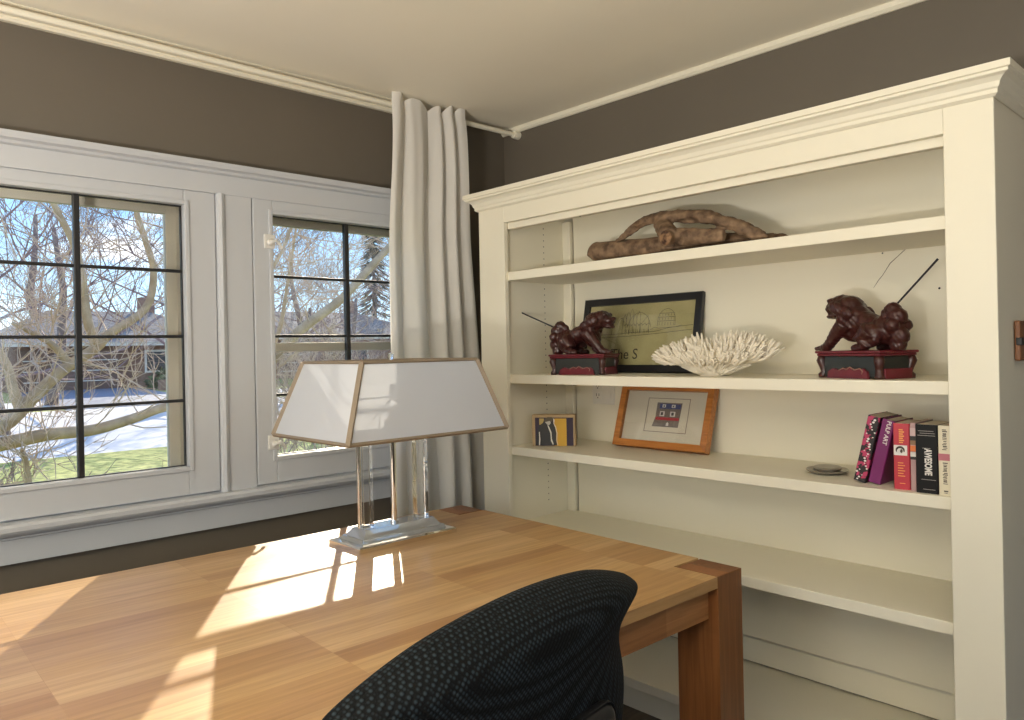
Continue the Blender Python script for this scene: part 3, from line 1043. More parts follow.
def frame_boxes_xz(bm, w, h, b, y0, y1):
    o = [(-w / 2, 0), (w / 2, 0), (w / 2, h), (-w / 2, h)]
    i = [(-w / 2 + b, b), (w / 2 - b, b), (w / 2 - b, h - b), (-w / 2 + b, h - b)]
    e = .003
    oi = [(-w / 2 + e, e), (w / 2 - e, e), (w / 2 - e, h - e), (-w / 2 + e, h - e)]
    V = lambda L, y: [bm.verts.new((x, y, z)) for x, z in L]
    rings = [V(o, y1), V(o, y0 + e), V(oi, y0), V(i, y0 + (y1 - y0) * .12), V(i, y1)]
    for A, C in zip(rings, rings[1:] + rings[:1]):
        for k in range(4):
            bm.faces.new((A[k], A[(k + 1) % 4], C[(k + 1) % 4], C[k]))

INK = mat('ink', (.05, .042, .025), .8)
def ink(name, lines, parent, y, r=.0009, m=None):
    bm = B()
    for ln in lines:
        tube(bm, [(x, y, z) for x, z in ln], r, 4)
    return obj(name, bm, m or INK, parent)

PAPER = two_tone('olive_paper', (.38, .34, .15), (.50, .45, .22), 9, .8, .3, .7)
bt, sheet = picture('framed_drawing', 'black frame with ink house sketch on olive paper, behind left lion', (2.465, 1.912, Z2 + .0045), R(-90), R(11), .600, .318, .030, .022, mat('black_frame_lacquer', (.010, .010, .012), .35), PAPER)
yy = .0130
# sketched skyline: dome house left, gabled houses centre, domed block right, ground line
L = []
arc = lambda cx, cz, rx, rz, a0, a1, n=12: [(cx + rx * math.cos(R(a0 + (a1 - a0) * k / n)), cz + rz * math.sin(R(a0 + (a1 - a0) * k / n))) for k in range(n + 1)]
L += [[(-.255, .160), (-.10, .163), (-.02, .168), (.08, .168), (.15, .182), (.26, .190)], [(-.25, .146), (-.05, .152), (.10, .160), (.26, .172)]]
L += [arc(-.175, .185, .035, .060, 0, 180), [(-.21, .185), (-.21, .160)], [(-.14, .185), (-.14, .160)]]
for k in range(5):
    x = -.085 + k * .018
    L += [[(x, .160), (x, .225 + .012 * (k % 3)), (x + .009, .245 + .012 * (k % 3)), (x + .018, .225 + .012 * (k % 3)), (x + .018, .160)]]
L += [[(.01, .17), (.01, .20), (.045, .238), (.05, .20), (.05, .17)], arc(-.095, .20, .016, .03, 0, 180), arc(.0, .175, .06, .075, 10, 170, 14)]
for k in range(7):
    x = -.07 + k * .019
    L += [[(x, .164), (x, .180), (x + .008, .180), (x + .008, .164)], [(x - .01, .196), (x + .006, .205), (x + .014, .196)]]
L += [arc(.135, .212, .042, .048, 0, 180), [(.093, .212), (.093, .190)], [(.177, .212), (.177, .190)], [(.093, .226), (.177, .226)], [(.093, .210), (.177, .210)], [(.098, .242), (.172, .242)]]
for k in range(6):
    x = .101 + k * .014
    L += [[(x, .192), (x, .205)], [(x, .214), (x, .224)], [(x, .230), (x, .240)]]
L += [[(.06, .176), (.08, .186), (.10, .181), (.18, .184), (.21, .190)]]
ink('ink_sketch', L, sheet, yy, .0008)
text_mesh('caption', 'The S', .062, INK, sheet, Matrix.Translation((-.135, yy, .075)) @ Matrix.Rotation(R(90), 4, 'X'), align='LEFT')

WOODF = wood_mat('orange_frame_wood', [(.46, .17, .04), (.54, .22, .055), (.40, .14, .035)], row=.3, length=1.0, rough=.3)
MATB = mat('mat_board', (.74, .68, .54), .8)
wf, sheet = picture('framed_print', 'orange wood frame with small blue and red print on cream mat', (2.425, 1.775, Z3 + .0108), R(-90), R(18), .440, .262, .028, .034, WOODF, MATB)
yy = .0190
BRN = mat('border_line', (.22, .13, .09), .7)
bm = B()
bx0, bx1, bz0, bz1 = -.086, .112, .068, .206
for d in ((bx0, bx1, bz0, bz0 + .002), (bx0, bx1, bz1 - .002, bz1), (bx0, bx0 + .002, bz0, bz1), (bx1 - .002, bx1, bz0, bz1)):
    box(bm, d[0], d[1], yy - .0004, yy + .0002, d[2], d[3])
obj('border_line', bm, BRN, sheet)
def flat(name, m, polys, parent, y=yy, t=.0006):
    bm = B()
    for pl in polys:
        extrude_profile_y(bm, pl, y - t, y + .0004)
    return obj(name, bm, m, parent)
rect = lambda x0, x1, z0, z1: [(x0, z0), (x1, z0), (x1, z1), (x0, z1)]
PR = lambda p: (.014 + (p[0] + .018) * 1.22, .139 + (p[1] - .144) * 1.22)
flat('print_block', mat('print_grey', (.20, .17, .15), .7, noise=(120, .4)), [[PR(p) for p in [(-.070, .104), (.030, .104), (.034, .184), (-.062, .184), (-.062, .135)]]], sheet)
flat('print_roof', mat('print_blue', (.05, .07, .22), .7), [[PR(p) for p in rect(-.050, .030, .164, .180)]], sheet, yy - .0006)
flat('print_stripe', mat('print_red', (.45, .03, .05), .7), [[PR(p) for p in rect(-.060, .030, .126, .135)]], sheet, yy - .0006)
PW, PD = mat('print_white', (.78, .76, .72), .7), mat('print_dark', (.06, .06, .07), .7)
for q in (rect(-.040, -.027, .168, .178), rect(-.004, .010, .168, .178), rect(-.046, -.028, .139, .155), rect(-.006, .013, .139, .155)):
    flat('print_window', PW, [[PR(p) for p in q]], sheet, yy - .0010)
for q in (rect(-.042, -.033, .142, .152), rect(-.001, .008, .142, .152), rect(-.036, -.031, .170, .175), rect(0, .005, .170, .175)):
    flat('print_window_centre', PD, [[PR(p) for p in q]], sheet, yy - .0014)
flat('print_door', PW, [[PR(p) for p in [(-.016, .108), (-.006, .108), (-.007, .116), (-.011, .120), (-.015, .116)]]], sheet, yy - .0010)

# ---- small picture block
BLK = mat('block_black', (.010, .010, .011), .5)
ab = thing('picture_block', 'small picture block of a black-clad figure on yellow, left end of lower shelf', 'picture block', (2.285, 2.190, Z3), (0, 0, R(-90 + 34)))
w, h, d = .182, .132, .045
bm = B(); box(bm, -w / 2, w / 2, 0, d, 0, h, .002); obj('block', bm, mat('block_edges', (.42, .30, .16), .6, noise=(20, .2)), ab)
yy = 0.0
_flat = flat
def flat(name, m, polys, parent, y=0, t=.0006):
    return _flat(name, m, [[(x * .885, z) for x, z in pl] for pl in polys], parent, y, t)
flat('dark_ground', mat('block_purple', (.025, .012, .035), .6), [rect(-.088, .094, .002, h - .012)], ab, yy)
flat('yellow_panel', mat('block_yellow', (.62, .36, .035), .6, noise=(15, .15)), [rect(.004, .062, .0021, h - .016)], ab, yy - .0008)
flat('yellow_patch', mat('block_ochre', (.45, .33, .10), .6), [rect(-.068, -.045, .090, h - .016)], ab, yy - .0008)
flat('black_coat', BLK, [[(-.085, .004), (-.080, .05), (-.070, .085), (-.050, .098), (-.045, .108), (-.012, .108), (-.004, .095), (.008, .08), (.013, .055), (.012, .025), (.016, .004)]], ab, yy - .0015)
flat('hat', mat('block_hat', (.09, .075, .05), .7), [[(-.045, .104), (-.036, .118), (-.028, .122), (-.006, .122), (.0, .112), (-.006, .104), (-.030, .099)]], ab, yy - .0022)
flat('face', mat('block_pale', (.52, .50, .44), .7), [[(-.040, .101), (-.016, .106), (-.012, .098), (-.020, .088), (-.028, .090)]], ab, yy - .0024)
flat('white_stripe', mat('block_white', (.75, .73, .66), .7), [[(-.028, .090), (-.022, .085), (-.010, .060), (-.008, .030), (.0, .010), (-.004, .006), (-.013, .022), (-.015, .055), (-.026, .080)],
     [(.0, .118), (.006, .110), (.004, .095), (.012, .082), (.018, .055), (.016, .025), (.021, .004), (.019, .004), (.014, .025), (.015, .055), (.009, .080), (.001, .095)], [(-.066, .004), (-.064, .03), (-.066, .06), (-.070, .06), (-.069, .03), (-.071, .004)]], ab, yy - .0026)

flat = _flat

# ---- books: spine at local y=0 facing -y, thickness along x, depth +y
PAGE = mat('book_pages', (.60, .52, .40), .85, noise=(200, .12))
def book(label, pos, w, h, d, cm, tilt=0.0, rz=0.0, hard=False):
    t = thing('book', label, 'book', pos, (0, tilt, R(-90) + rz), 'books on the lower shelf')
    c = .0022
    bm = B()
    prof = [(-w / 2, d), (-w / 2, .002), (-w / 2 + .002, 0), (w / 2 - .002, 0), (w / 2, .002), (w / 2, d), (w / 2 - c, d), (w / 2 - c, c), (-w / 2 + c, c), (-w / 2 + c, d)]
    extrude_profile(bm, prof, 0, h, 'Z')
    cv = obj('cover', bm, cm, t)
    e = .004 if hard else .0006
    bm = B(); box(bm, -w / 2 + c + .0002, w / 2 - c - .0002, c + .0002, d - e, e, h - e); obj('pages', bm, PAGE, t)
    return t, cv
SPM = Matrix.Rotation(R(90), 4, 'X') @ Matrix.Rotation(R(-90), 4, 'Z')      # reads top to bottom on the spine
def spine_text(name, s, size, m, parent, x, z, sx=1.0, bold=0.0):
    return text_mesh(name, s, size, m, parent, Matrix.Translation((x, -.0004, z)) @ SPM, sx=sx, bold=bold)
INKW = mat('spine_white', (.72, .70, .66), .6)
TXD = mat('spine_dark', (.07, .05, .04), .6)
PINK = mat('spine_pink', (.55, .07, .18), .6)
YB_ = {}
# 1 black and pink pattern, leaning
FLORAL = two_tone('floral_cover', (.012, .010, .012), (.46, .04, .12), 42, .45, .50, .53)
t, cv = book('black and pink patterned book, leaning, leftmost of the row', (2.235, .917, Z3 + .0043), .034, .196, .14, FLORAL, tilt=R(13.5))
random.seed(3)
bm = B()
for k in range(26):
    x, z = random.uniform(-.013, .013), .006 + k * .0072
    bmx = random.uniform(.002, .0045)
    ellipsoid(bm, (x, -.0003, z), (bmx, .0004, bmx * .8), sub=1)
obj('white_flecks', bm, INKW, cv)
# 2 purple, leaning
PURP = mat('purple_cover', (.16, .014, .115), .4)
t, cv = book('purple book leaning on the patterned one, second from the left', (2.235, .875, Z3 + .0043), .034, .188, .14, PURP, tilt=R(13.5), hard=True)
spine_text('title', 'PULP ART', .016, INKW, cv, .003, .150, 1.0, .0004)
# 3 red
RED = mat('red_cover', (.44, .022, .040), .4)
t, cv = book('red book with a white oval emblem on its spine, standing', (2.205, .788, Z3), .042, .182, .135, RED, rz=R(4))
YEL = mat('spine_orange', (.75, .30, .08), .6)
bm = B()
for k in range(7):
    box(bm, -.006, .004 + .003 * (k % 2), -.0008, 0, .128 + k * .0058, .1315 + k * .0058)
for k in range(6):
    box(bm, -.010, .008 - .004 * (k % 2), -.0008, 0, .036 + k * .0072, .0385 + k * .0072)
box(bm, -.006, .008, -.0008, 0, .016, .018)
obj('spine_lines', bm, YEL, cv)
bm = B(); box(bm, -.0195, .0145, -.0012, 0, .094, .122); lbl = obj('emblem_label', bm, INKW, cv)
bm = B(); tube(bm, [(-.003 + .010 * math.cos(a), -.0016, .107 + .010 * math.sin(a)) for a in [R(-20 + 220 * k / 12) for k in range(13)]], [.0010 + .0022 * math.sin(PI * k / 12) for k in range(13)], 6)
ellipsoid(bm, (.0, -.0014, .106), (.004, .0005, .006), sub=1)
obj('emblem', bm, TXD, lbl)
# 4 thin mauve
MAUVE = mat('mauve_cover', (.42, .27, .27), .5)
t, cv = book('thin mauve book with banded spine between the red and black books', (2.200, .7565, Z3), .015, .186, .135, MAUVE)
for z0, z1, c in ((.138, .150, (.02, .02, .02)), (.126, .138, (.22, .13, .07)), (.108, .124, (.62, .16, .04)), (.094, .106, (.70, .66, .62)), (.086, .094, (.02, .02, .02)), (.150, .172, (.55, .40, .40))):
    bm = B(); box(bm, -.0072, .0072, -.0006, .0002, z0, z1); obj('spine_band', bm, mat('band_%d' % int(z0 * 1000), c, .5), cv)
# 5 black AWESOME
t, cv = book('thick black book with AWESOME lettered in white down its spine', (2.190, .7195, Z3), .055, .184, .135, mat('black_cover', (.006, .006, .007), .45, spec=.25))
spine_text('title', 'AWESOME', .024, INKW, cv, .003, .084, .62, .0009)
bm = B()
for z, x0, x1 in ((.166, -.020, .018), (.160, -.016, .021), (.154, -.022, .022), (.120, -.010, .010), (.036, -.014, .022), (.010, -.010, .020)):
    box(bm, x0, x1, -.0006, .0002, z, z + .0014)
obj('spine_lines', bm, mat('spine_grey', (.32, .30, .28), .6), cv)
# 6 white
t, cv = book('cream white book with pink band on spine, rightmost tall book in row', (2.187, .6735, Z3), .033, .184, .135, mat('cream_cover', (.74, .68, .52), .5))
bm = B(); box(bm, -.0163, .0163, -.0006, .0002, .092, .110); obj('pink_band', bm, mat('band_pink', (.50, .16, .20), .5), cv)
random.seed(8)
bm = B()
for z0, z1 in ((.120, .172), (.030, .088), (.006, .014)):
    z = z0
    while z < z1:
        w_ = random.uniform(.0015, .004)
        box(bm, -.003 - random.uniform(0, .004), .003 + random.uniform(0, .003), -.0006, .0002, z, z + w_)
        z += w_ + random.uniform(.0012, .003)
obj('spine_lines', bm, TXD, cv)
# 7 small olive book behind the stile
t, cv = book('small olive book at the shelf end, half hidden by cream white book', (2.192, .6465, Z3), .016, .075, .115, mat('olive_cover', (.20, .19, .06), .6))

# ---- grey dish
ds = thing('dish', 'small flat grey metal dish on lower shelf left of the books', 'dish', (2.345, 1.06, Z3), (0, 0, R(20)))
DM = mat('dull_pewter', (.36, .33, .28), .35, .6, noise=(20, .15))
bm = B(); lathe(bm, [(0, 0), (.045, 0), (.066, .006), (.070, .011), (.068, .0125), (.062, .009), (.042, .004), (0, .0035)], 40)
for v in bm.verts:
    v.co.y *= .9
obj('plate', bm, DM, ds, auto=50)
bm = B(); lathe(bm, [(0, .0045), (.036, .0045), (.050, .010), (.052, .016), (.047, .019), (.030, .017), (0, .0165)], 40)
for v in bm.verts:
    v.co.x += .008
    v.co.y *= .82
obj('inner_disc', bm, DM, ds, auto=50)

# ================================================================== OUTSIDE
LAWN = two_tone('lawn_grass', (.16, .19, .03), (.46, .47, .12), 7.0, .9, .38, .62, bump=.5)
CONC = mat('pale_concrete', (.60, .58, .56), .85, noise=(1.5, .08))
DRIVE = mat('driveway_grey', (.20, .22, .27), .8, noise=(2, .1))
def slab(name, x0, x1, y0, y1, zf, m, lift=0.0):
    bm = B()
    n = 12
    rows = []
    for j in range(n + 1):
        y = y0 + (y1 - y0) * j / n
        z = zf(y) + lift
        rows.append([bm.verts.new((x0, y, z)), bm.verts.new((x1, y, z))])
    lowr = [[bm.verts.new((v.co.x, v.co.y, v.co.z - .3)) for v in r] for r in rows]
    for j in range(n):
        bm.faces.new((rows[j][0], rows[j][1], rows[j + 1][1], rows[j + 1][0]))
        bm.faces.new((lowr[j][0], lowr[j + 1][0], lowr[j + 1][1], lowr[j][1]))
        for c in (0, 1):
            bm.faces.new((rows[j][c], rows[j + 1][c], lowr[j + 1][c], lowr[j][c]))
    bm.faces.new((rows[0][0], rows[0][1], lowr[0][1], lowr[0][0]))
    bm.faces.new((rows[-1][0], rows[-1][1], lowr[-1][1], lowr[-1][0]))
    struct(name, bm, m)
def zf(y):
    return -.45 if y < 16 else -.45 + (y - 16) * .030
slab('lawn', -40, 60, 3.0, 15.6, zf, LAWN)
slab('road', -60, 80, 15.6, 25.0, zf, CONC)
slab('far_lawn', -60, 90, 25.0, 70, zf, LAWN)
slab('far_sidewalk', -60, 90, 26.6, 28.6, zf, CONC, .012)
slab('driveway', 5.6, 10.0, 25.0, 35.0, zf, DRIVE, .02)

BRICK = wood_mat('house_brick', [(.30, .18, .13), (.40, .25, .18), (.34, .21, .155)], row=.09, length=.26, rough=.9, axis='X', mortar=.008)
ROOFM = two_tone('roof_shingle', (.17, .145, .13), (.27, .235, .21), 6, .9)
def house(label, x, y, w, d, h, rise, garage, dark):
    z = zf(y) - .15
    t = thing('house', label, 'house', (x, y, z))
    bm = B(); box(bm, 0, w, 0, d, 0, h); obj('walls', bm, BRICK, t)
    bm = B()
    e = .5
    A = [bm.verts.new(p) for p in ((-e, -e, h), (w + e, -e, h), (w + e, d + e, h), (-e, d + e, h))]
    r0, r1 = bm.verts.new((w * .25, d / 2, h + rise)), bm.verts.new((w * .75, d / 2, h + rise))
    bm.faces.new(A[::-1]); bm.faces.new((A[0], A[1], r1, r0)); bm.faces.new((A[2], A[3], r0, r1)); bm.faces.new((A[1], A[2], r1)); bm.faces.new((A[3], A[0], r0))
    obj('roof', bm, ROOFM, t)
    bm = B(); box(bm, -.45, w + .45, -.47, -.42, h - .12, h + .03); obj('gutter', bm, STORM, t)
    gx0, gx1 = garage
    bm = B(); box(bm, gx0, gx1, -.05, .02, .1, 1.75)
    g = obj('garage_door', bm, mat('garage_brown', (.22, .14, .10), .7), t)
    bm = B()
    for k in range(1, 4):
        box(bm, gx0 + .05, gx1 - .05, -.07, -.045, .1 + k * .41 - .02, .1 + k * .41 + .02)
    obj('panel_rails', bm, STORM, g)
    for wx in dark:
        bm = B(); box(bm, wx, wx + 1.1, -.06, .02, .75, 1.7); f = obj('window', bm, STORM, t)
        bm = B(); box(bm, wx + .08, wx + 1.02, -.08, -.055, .83, 1.62); obj('pane', bm, mat('far_glass', (.03, .04, .05), .1), f)
    bm = B(); box(bm, w * .7, w * .7 + .6, d * .5, d * .5 + .6, h + rise * .5, h + rise + .7); obj('chimney', bm, BRICK, t)
    return t
house('low brick house with grey roof and brown garage across the street', 5.6, 33.5, 8.5, 8.0, 2.0, 1.5, (.4, 3.8), (4.8, 6.6))
house('low brick house with grey roof behind the casement shrub', 16.5, 35.0, 10.0, 8.0, 2.2, 1.5, (.6, 3.6), (4.6, 7.2))
house('low brick house partly off the left edge beyond the branches', -6.0, 33.0, 10.0, 8.0, 2.1, 1.6, (5.8, 8.6), (1.0, 3.2))

# ---- bare trees
BARK_T = two_tone('tan_bark', (.36, .27, .165), (.54, .42, .27), 8, .9, .35, .65, bump=.4)
BARK_G = two_tone('grey_bark', (.20, .15, .13), (.32, .25, .21), 6, .9)
TWIG = mat('twig_brown', (.27, .185, .17), .9)
TWIG_T = mat('twig_tan', (.58, .45, .34), .9)

def twigs(bm, p, d, ln, r, depth, rng, spread=.75, sides=3, up=.12):
    """recursive bare twig"""
    n = 3
    pts = [Vector(p)]
    dd = Vector(d).normalized()
    for k in range(n):
        dd = (dd + Vector((rng.uniform(-.28, .28), rng.uniform(-.28, .28), rng.uniform(-.22, .22) + up * .5))).normalized()
        pts.append(pts[-1] + dd * ln / n)
    tube(bm, pts, [r, r * .82, r * .66, r * .5], sides, caps=False)
    if depth <= 0:
        return
    for k in range(rng.choice((2, 3, 3))):
        q = pts[rng.choice((1, 2, 3))]
        nd = (dd + Vector((rng.uniform(-1, 1), rng.uniform(-1, 1), rng.uniform(-.6, .9))) * spread).normalized()
        twigs(bm, q, nd, ln * rng.uniform(.6, .82), max(r * .60, .0035), depth - 1, rng, spread, sides, up)

def far_tree(label, x, y, h, seed, spread=.8, nb=9, depth=4, bark=BARK_G, tw=TWIG, low=.22):
    rng = random.Random(seed)
    z = zf(y) - .1
    t = thing('bare_tree', label, 'tree', (x, y, z), group='bare trees outside the windows')
    bm = B()
    pts = [Vector((0, 0, 0))]
    for k in range(6):
        pts.append(pts[-1] + Vector((rng.uniform(-.08, .08) * h * .3, rng.uniform(-.08, .08) * h * .3, h * .11)))
    rad = [h * .022 * (1 - k * .11) for k in range(7)]
    tube(bm, pts, rad, 8)
    obj('trunk', bm, bark, t, smooth=True)
    bm = B()
    for k in range(nb):
        f = low + (1 - low) * k / max(1, nb - 1)
        i = min(5, int(f * 6)); a = f * 6 - i
        p = pts[i].lerp(pts[i + 1], min(a, 1))
        th = k * 2.4 + rng.uniform(-.4, .4)
        d = Vector((math.cos(th), math.sin(th), rng.uniform(.25, .8)))
        twigs(bm, p, d, h * rng.uniform(.24, .33), rad[i] * .27, depth, rng, spread)
    obj('branches', bm, tw, t)
    return t

far_tree('spreading bare tree by the road at the left of the wide window', 3.2, 20.0, 9.0, 21, nb=12, depth=5)
far_tree('bare tree seen through upper right panes of the wide window', 8.3, 24.0, 9.5, 22, nb=12, depth=5)
far_tree('bare tree in front of the garage house roof', 5.6, 27.0, 8.5, 23, nb=11, depth=5)
far_tree('bare tree seen through upper left panes of the casement', 14.5, 27.0, 8.0, 24, nb=11, depth=4)
far_tree('bare tree seen through right panes of the casement', 17.5, 25.0, 6.8, 25, nb=12, depth=5, tw=TWIG_T)
far_tree('small dense bare tree low in the casement panes, nearest to its shrubs', 8.1, 14.6, 4.3, 31, nb=14, depth=5, tw=TWIG_T, low=.1)
far_tree('small dense bare tree on the far side of casement shrubs, by the road', 11.0, 17.6, 5.0, 32, nb=14, depth=5, low=.1)
far_tree('tall bare tree behind the far houses at left', 9.0, 46.0, 13.0, 26, nb=12, depth=5)
far_tree('tall bare tree behind the far houses at right', 22.0, 47.0, 12.0, 27, nb=12, depth=5)

# sprawling tan tree close to the wide window: hand-laid limbs
def limb(bm, pts, r0, r1, sides=9):
    n = len(pts)
    P, Rr = [], []
    V = [Vector(p) for p in pts]
    for i in range(n - 1):
        p0, p1, p2, p3 = V[max(i - 1, 0)], V[i], V[i + 1], V[min(i + 2, n - 1)]
        for k in range(4):
            t = k / 4
            P.append(.5 * ((2 * p1) + (p2 - p0) * t + (2 * p0 - 5 * p1 + 4 * p2 - p3) * t * t + (-p0 + 3 * p1 - 3 * p2 + p3) * t ** 3))
            f = (i + t) / (n - 1)
            Rr.append(r0 + (r1 - r0) * f)
    P.append(V[-1]); Rr.append(r1)
    tube(bm, P, Rr, sides)
    return P
def near_tree(name, label, base, limbs, twig_rng, ntw, tlen, bark, tw):
    t = thing(name, label, 'tree', base, group='bare trees outside the windows')
    b0 = Vector(base)
    tb_ = B()
    rng = random.Random(twig_rng)
    first = True
    for pts, r0, r1 in limbs:
        bm = B()
        P = limb(bm, [tuple(Vector(p) - b0) for p in pts], r0, r1)
        obj('trunk' if first else 'limb', bm, bark, t, smooth=True)
        if not first or len(limbs) == 1:
            for k in range(ntw):
                p = P[rng.randrange(2, len(P))]
                d = Vector((rng.uniform(-1, 1), rng.uniform(-.7, .7), rng.uniform(-.5, 1)))
                twigs(tb_, p, d, rng.uniform(.5, 1) * tlen, .0075, 3, rng, .8)
        first = False
    obj('twigs', tb_, tw, t)
Y = 7.0
near_tree('sprawling_tree', 'tan limbed bare tree on the lawn close to the wide window', (-.4, 7.2, -.46), [
    ([(-.4, 7.2, -.46), (-.3, 7.15, .0), (-.1, 7.1, .35), (.1, 7.1, .55)], .13, .10),
    ([(.1, 7.1, .55), (.6, 7.0, .62), (1.08, Y, .672), (1.416, Y, .722), (1.742, Y, .730), (2.053, Y, .797), (2.37, Y, .888), (2.98, 7.0, .952), (3.4, 7.1, 1.2)], .065, .03),
    ([(.1, 7.1, .55), (.6, 7.05, .62), (1.10, Y, .80), (1.32, Y, 1.013), (1.534, Y, 1.228), (1.796, Y, 1.419), (1.89, Y, 1.528), (2.19, Y, 1.754), (2.264, Y, 2.071), (2.205, Y, 2.338), (2.1, Y, 2.7)], .062, .022),
    ([(1.80, Y, 1.43), (1.74, Y, 1.62), (1.716, Y, 1.818), (1.686, Y, 2.105), (1.633, Y, 2.307), (1.51, Y, 2.578), (1.4, Y, 2.9)], .042, .022),
    ([(1.251, Y, .93), (1.20, Y, 1.1), (1.159, Y, 1.295), (1.054, Y, 1.49), (.9, Y, 1.75)], .045, .022),
    ([(1.60, Y, 1.27), (1.50, Y, 1.42), (1.40, Y, 1.50), (1.2, Y, 1.62)], .036, .014),
    ([(1.30, 7.1, -.46), (1.31, 7.1, .2), (1.30, 7.1, .45), (1.27, 7.1, .62)], .035, .018),
], 5, 11, .62, BARK_T, TWIG_T)
near_tree('young_tree', 'bare tree with one slanting tan limb behind the casement', (2.95, 7.3, -.46), [
    ([(2.95, 7.3, -.46), (2.98, 7.25, .3), (3.1, 7.1, .9)], .09, .075),
    ([(3.1, 7.1, .9), (3.3, 7.05, 1.2), (3.64, Y, 1.557), (4.125, Y, 1.892), (4.565, Y, 2.317), (4.9, Y, 2.64)], .06, .035),
    ([(3.0, 7.15, .6), (3.0, 7.1, 1.2), (3.12, Y, 1.8), (3.45, Y, 2.3), (3.7, Y, 2.9)], .03, .012),
    ([(3.1, 7.1, .9), (3.5, 7.2, 1.5), (3.62, 7.2, 2.0), (3.75, 7.2, 2.7)], .03, .010),
], 9, 12, .62, BARK_T, TWIG_T)

# bare shrubs under the casement, hedge by the garage
def shrub(label, x, y, h, r, n, seed, m):
    rng = random.Random(seed)
    bm = B()
    for k in range(n):
        a = rng.uniform(0, 2 * PI)
        rr = r * rng.uniform(.05, .5)
        p = Vector((rr * math.cos(a), rr * math.sin(a), 0))
        d = Vector((math.cos(a) * .5, math.sin(a) * .5, 1.0))
        twigs(bm, p, d, h * .5, .010, 3, rng, .7, 3, .1)
    o = obj('bare_shrub', bm, m, loc=(x, y, zf(y) - .02))
    tag(o, label, 'shrub', 'bare shrubs outside')
shrub('bare twiggy shrub below the middle of the casement', 4.9, 9.6, 2.0, 1.3, 34, 1, TWIG_T)
shrub('bare twiggy shrub at the right of the casement', 6.3, 10.2, 2.3, 1.3, 34, 2, TWIG)
shrub('low bare shrub on the lawn under the wide window', 1.4, 9.0, .9, .9, 16, 3, TWIG)
shrub('low bare shrub below the left side of the casement', 3.4, 8.6, 1.2, 1.0, 18, 4, TWIG)

def hedge(label, x, y, sx, sy, sz, seed):
    rng = random.Random(seed)
    bm = B()
    for k in range(420):
        th, ph = rng.uniform(0, 2 * PI), math.acos(rng.uniform(-.2, 1))
        c = Vector((sx * math.sin(ph) * math.cos(th), sy * math.sin(ph) * math.sin(th), max(0.02, sz * math.cos(ph)))) * rng.uniform(.75, 1)
        a = Vector((rng.uniform(-1, 1), rng.uniform(-1, 1), rng.uniform(-.2, 1))).normalized() * rng.uniform(.10, .2)
        b = a.orthogonal().normalized() * rng.uniform(.06, .12)
        f = [bm.verts.new(c + q) for q in (-a, b, a, -b)]
        bm.faces.new(f)
    o = obj('hedge', bm, two_tone('hedge_green', (.03, .055, .015), (.10, .14, .04), 5, .8), loc=(x, y, zf(y)))
    tag(o, label, 'hedge')
hedge('clipped green hedge bush beside the garage driveway', 11.4, 32.2, 1.5, .7, .95, 3)
bm = B(); box(bm, 0, 4.2, 0, .3, -.2, .42)
lowall = obj('garden_wall', bm, BRICK, loc=(10.2, 31.0, zf(31.0)))
tag(lowall, 'low brick garden wall in front of the green hedge', 'garden wall')

def conifer(label, x, y, h, seed):
    rng = random.Random(seed)
    t = thing('spruce_tree', label, 'tree', (x, y, zf(y)))
    bm = B(); tube(bm, [(0, 0, 0), (0, 0, h)], [h * .02, .01], 8); obj('trunk', bm, BARK_G, t)
    bm = B()
    for k in range(900):
        f = rng.random() ** .8
        z = h * (.1 + .9 * f)
        rr = h * .2 * (1.02 - f) * rng.uniform(.3, 1)
        a = rng.uniform(0, 2 * PI)
        c = Vector((rr * math.cos(a), rr * math.sin(a), z))
        d = Vector((math.cos(a), math.sin(a), -.35)).normalized() * h * .05
        s = Vector((-math.sin(a), math.cos(a), 0)) * h * .012
        vs = [bm.verts.new(c + q) for q in (-d, s, d, -s)]
        bm.faces.new(vs)
    obj('needles', bm, two_tone('spruce_green', (.018, .035, .028), (.05, .08, .06), 4, .8), t)
conifer('dark spruce behind the trees in upper casement panes', 35.0, 54.0, 13.5, 4)
conifer('dark spruce at the left edge behind the sprawling tree', 4.0, 30.5, 4.6, 6)

# ================================================================== LIGHT
w = bpy.data.worlds.new('sky')
SC.world = w
w.use_nodes = True
nt = w.node_tree
nt.nodes.clear()
out = nt.nodes.new('ShaderNodeOutputWorld')
bg = nt.nodes.new('ShaderNodeBackground')
tc = nt.nodes.new('ShaderNodeTexCoord')
sep = nt.nodes.new('ShaderNodeSeparateXYZ')
nt.links.new(tc.outputs['Generated'], sep.inputs[0])
rp = nt.nodes.new('ShaderNodeValToRGB')
e = rp.color_ramp.elements
e[0].position = 0.0; e[0].color = (.55, .58, .62, 1)
e[1].position = .42; e[1].color = (.16, .36, .78, 1)
k = e.new(.06); k.color = (.58, .82, 1.0, 1)
k = e.new(.20); k.color = (.24, .52, .88, 1)
nt.links.new(sep.outputs[2], rp.inputs[0])
cl = nt.nodes.new('ShaderNodeTexNoise')
cl.inputs['Scale'].default_value = 5.0
cl.inputs['Detail'].default_value = 6
mp = nt.nodes.new('ShaderNodeMapping')
mp.inputs['Scale'].default_value = (1, 1, 3.2)
nt.links.new(tc.outputs['Generated'], mp.inputs[0])
nt.links.new(mp.outputs[0], cl.inputs['Vector'])
cr = nt.nodes.new('ShaderNodeValToRGB')
cr.color_ramp.elements[0].position = .52; cr.color_ramp.elements[0].color = (0, 0, 0, 1)
cr.color_ramp.elements[1].position = .66; cr.color_ramp.elements[1].color = (1, 1, 1, 1)
nt.links.new(cl.outputs['Fac'], cr.inputs[0])
mx = nt.nodes.new('ShaderNodeMix'); mx.data_type = 'RGBA'
nt.links.new(cr.outputs[0], mx.inputs[0])
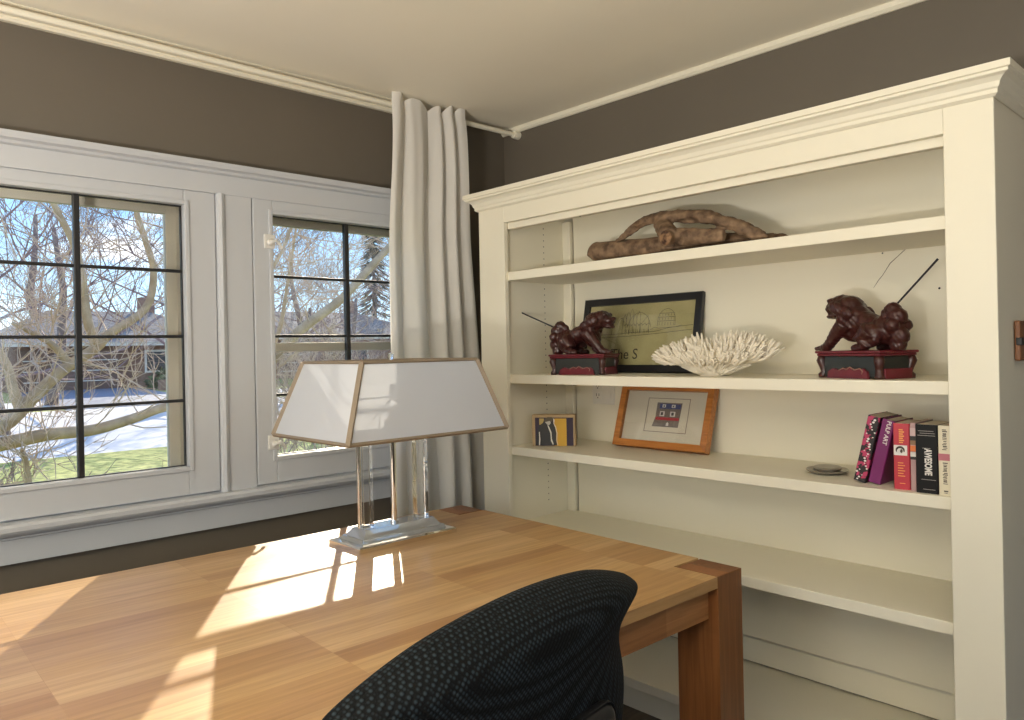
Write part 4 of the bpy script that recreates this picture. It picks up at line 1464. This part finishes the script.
nt.links.new(rp.outputs[0], mx.inputs[6])
mx.inputs[7].default_value = (1.0, 1.0, 1.0, 1)
nt.links.new(mx.outputs[2], bg.inputs[0])
bg.inputs[1].default_value = 1.9
nt.links.new(bg.outputs[0], out.inputs[0])

def light(name, kind, loc, rot, energy, col, **k):
    l = bpy.data.lights.new(name, kind)
    l.energy = energy
    l.color = col
    for a, b in k.items():
        setattr(l, a, b)
    o = bpy.data.objects.new(name, l)
    COL.objects.link(o)
    o.location = loc
    o.rotation_euler = rot
    return o
# low winter sun coming in through the garden windows
sd = Vector((-.55, -.835, -.412)).normalized()
s = light('sun', 'SUN', (8, 12, 8), (0, 0, 0), 9.0, (1.0, .88, .68), angle=R(.6))
s.rotation_euler = sd.to_track_quat('-Z', 'Y').to_euler()
# fill lights set in the two added windows out of the picture
light('fill_light_left', 'AREA', (XL - .02, (LW[0] + LW[1]) / 2, (LW[2] + LW[3]) / 2), (0, R(-90), 0), 46, (1.0, .93, .80), shape='RECTANGLE', size=1.25, size_y=2.7)
light('fill_light_back', 'AREA', ((BW[0] + BW[1]) / 2, YB - .02, (BW[2] + BW[3]) / 2), (R(90), 0, 0), 3, (1.0, .95, .86), shape='RECTANGLE', size=2.9, size_y=1.25)

# low uplighter added off frame to brighten the room
ul = thing('fill_uplighter', 'low black drum uplighter added out of view to brighten the room', 'added fill lamp', (-1.9, .1, 0))
bm = B(); lathe(bm, [(0, 0), (.16, 0), (.16, .02), (.03, .035), (0, .035)], 32); obj('base', bm, PLASTIC, ul, auto=40)
bm = B(); tube(bm, [(0, 0, .03), (0, 0, .66)], .02, 12); obj('pole', bm, PLASTIC, ul, auto=40)
bm = B(); lathe(bm, [(0, .66), (.20, .66), (.27, .78), (.265, .78), (.195, .67), (0, .67)], 32); obj('bowl', bm, PLASTIC, ul, auto=40)
light('uplighter_fill', 'AREA', (-1.9, .1, .79), (PI, 0, 0), 262, (1.0, .945, .86), shape='DISK', size=.5)

# ================================================================== CAMERA
cam = bpy.data.cameras.new('camera')
cam.sensor_width = 36
cam.lens = 36 * 755.68 / 1024
cam.shift_y = -10.7 / 1024
cam.clip_start = .03
co_ = bpy.data.objects.new('camera', cam)
COL.objects.link(co_)
yw, pt, rl = R(43.197), R(0), R(-1.2)
fw = Vector((math.sin(yw) * math.cos(pt), math.cos(yw) * math.cos(pt), math.sin(pt)))
rt = Vector((math.cos(yw), -math.sin(yw), 0))
up = rt.cross(fw)
Rr = math.cos(rl) * rt + math.sin(rl) * up
U = -math.sin(rl) * rt + math.cos(rl) * up
M = Matrix((Rr, U, -fw)).transposed().to_4x4()
M.translation = (0, 0, 1.33)
co_.matrix_world = M
SC.camera = co_

vs = SC.view_settings
SC.display_settings.display_device = 'sRGB'
vs.view_transform = 'Standard'
vs.look = 'None'
vs.exposure = 0.0
vs.gamma = 1.0
vs.use_curve_mapping = False
SC.cycles.max_bounces = 12
SC.cycles.transparent_max_bounces = 16
SC.cycles.transmission_bounces = 10
SC.cycles.diffuse_bounces = 6
SC.cycles.sample_clamp_indirect = 6.0
SC.cycles.use_denoising = True
SC.cycles.caustics_reflective = False
SC.cycles.caustics_refractive = False
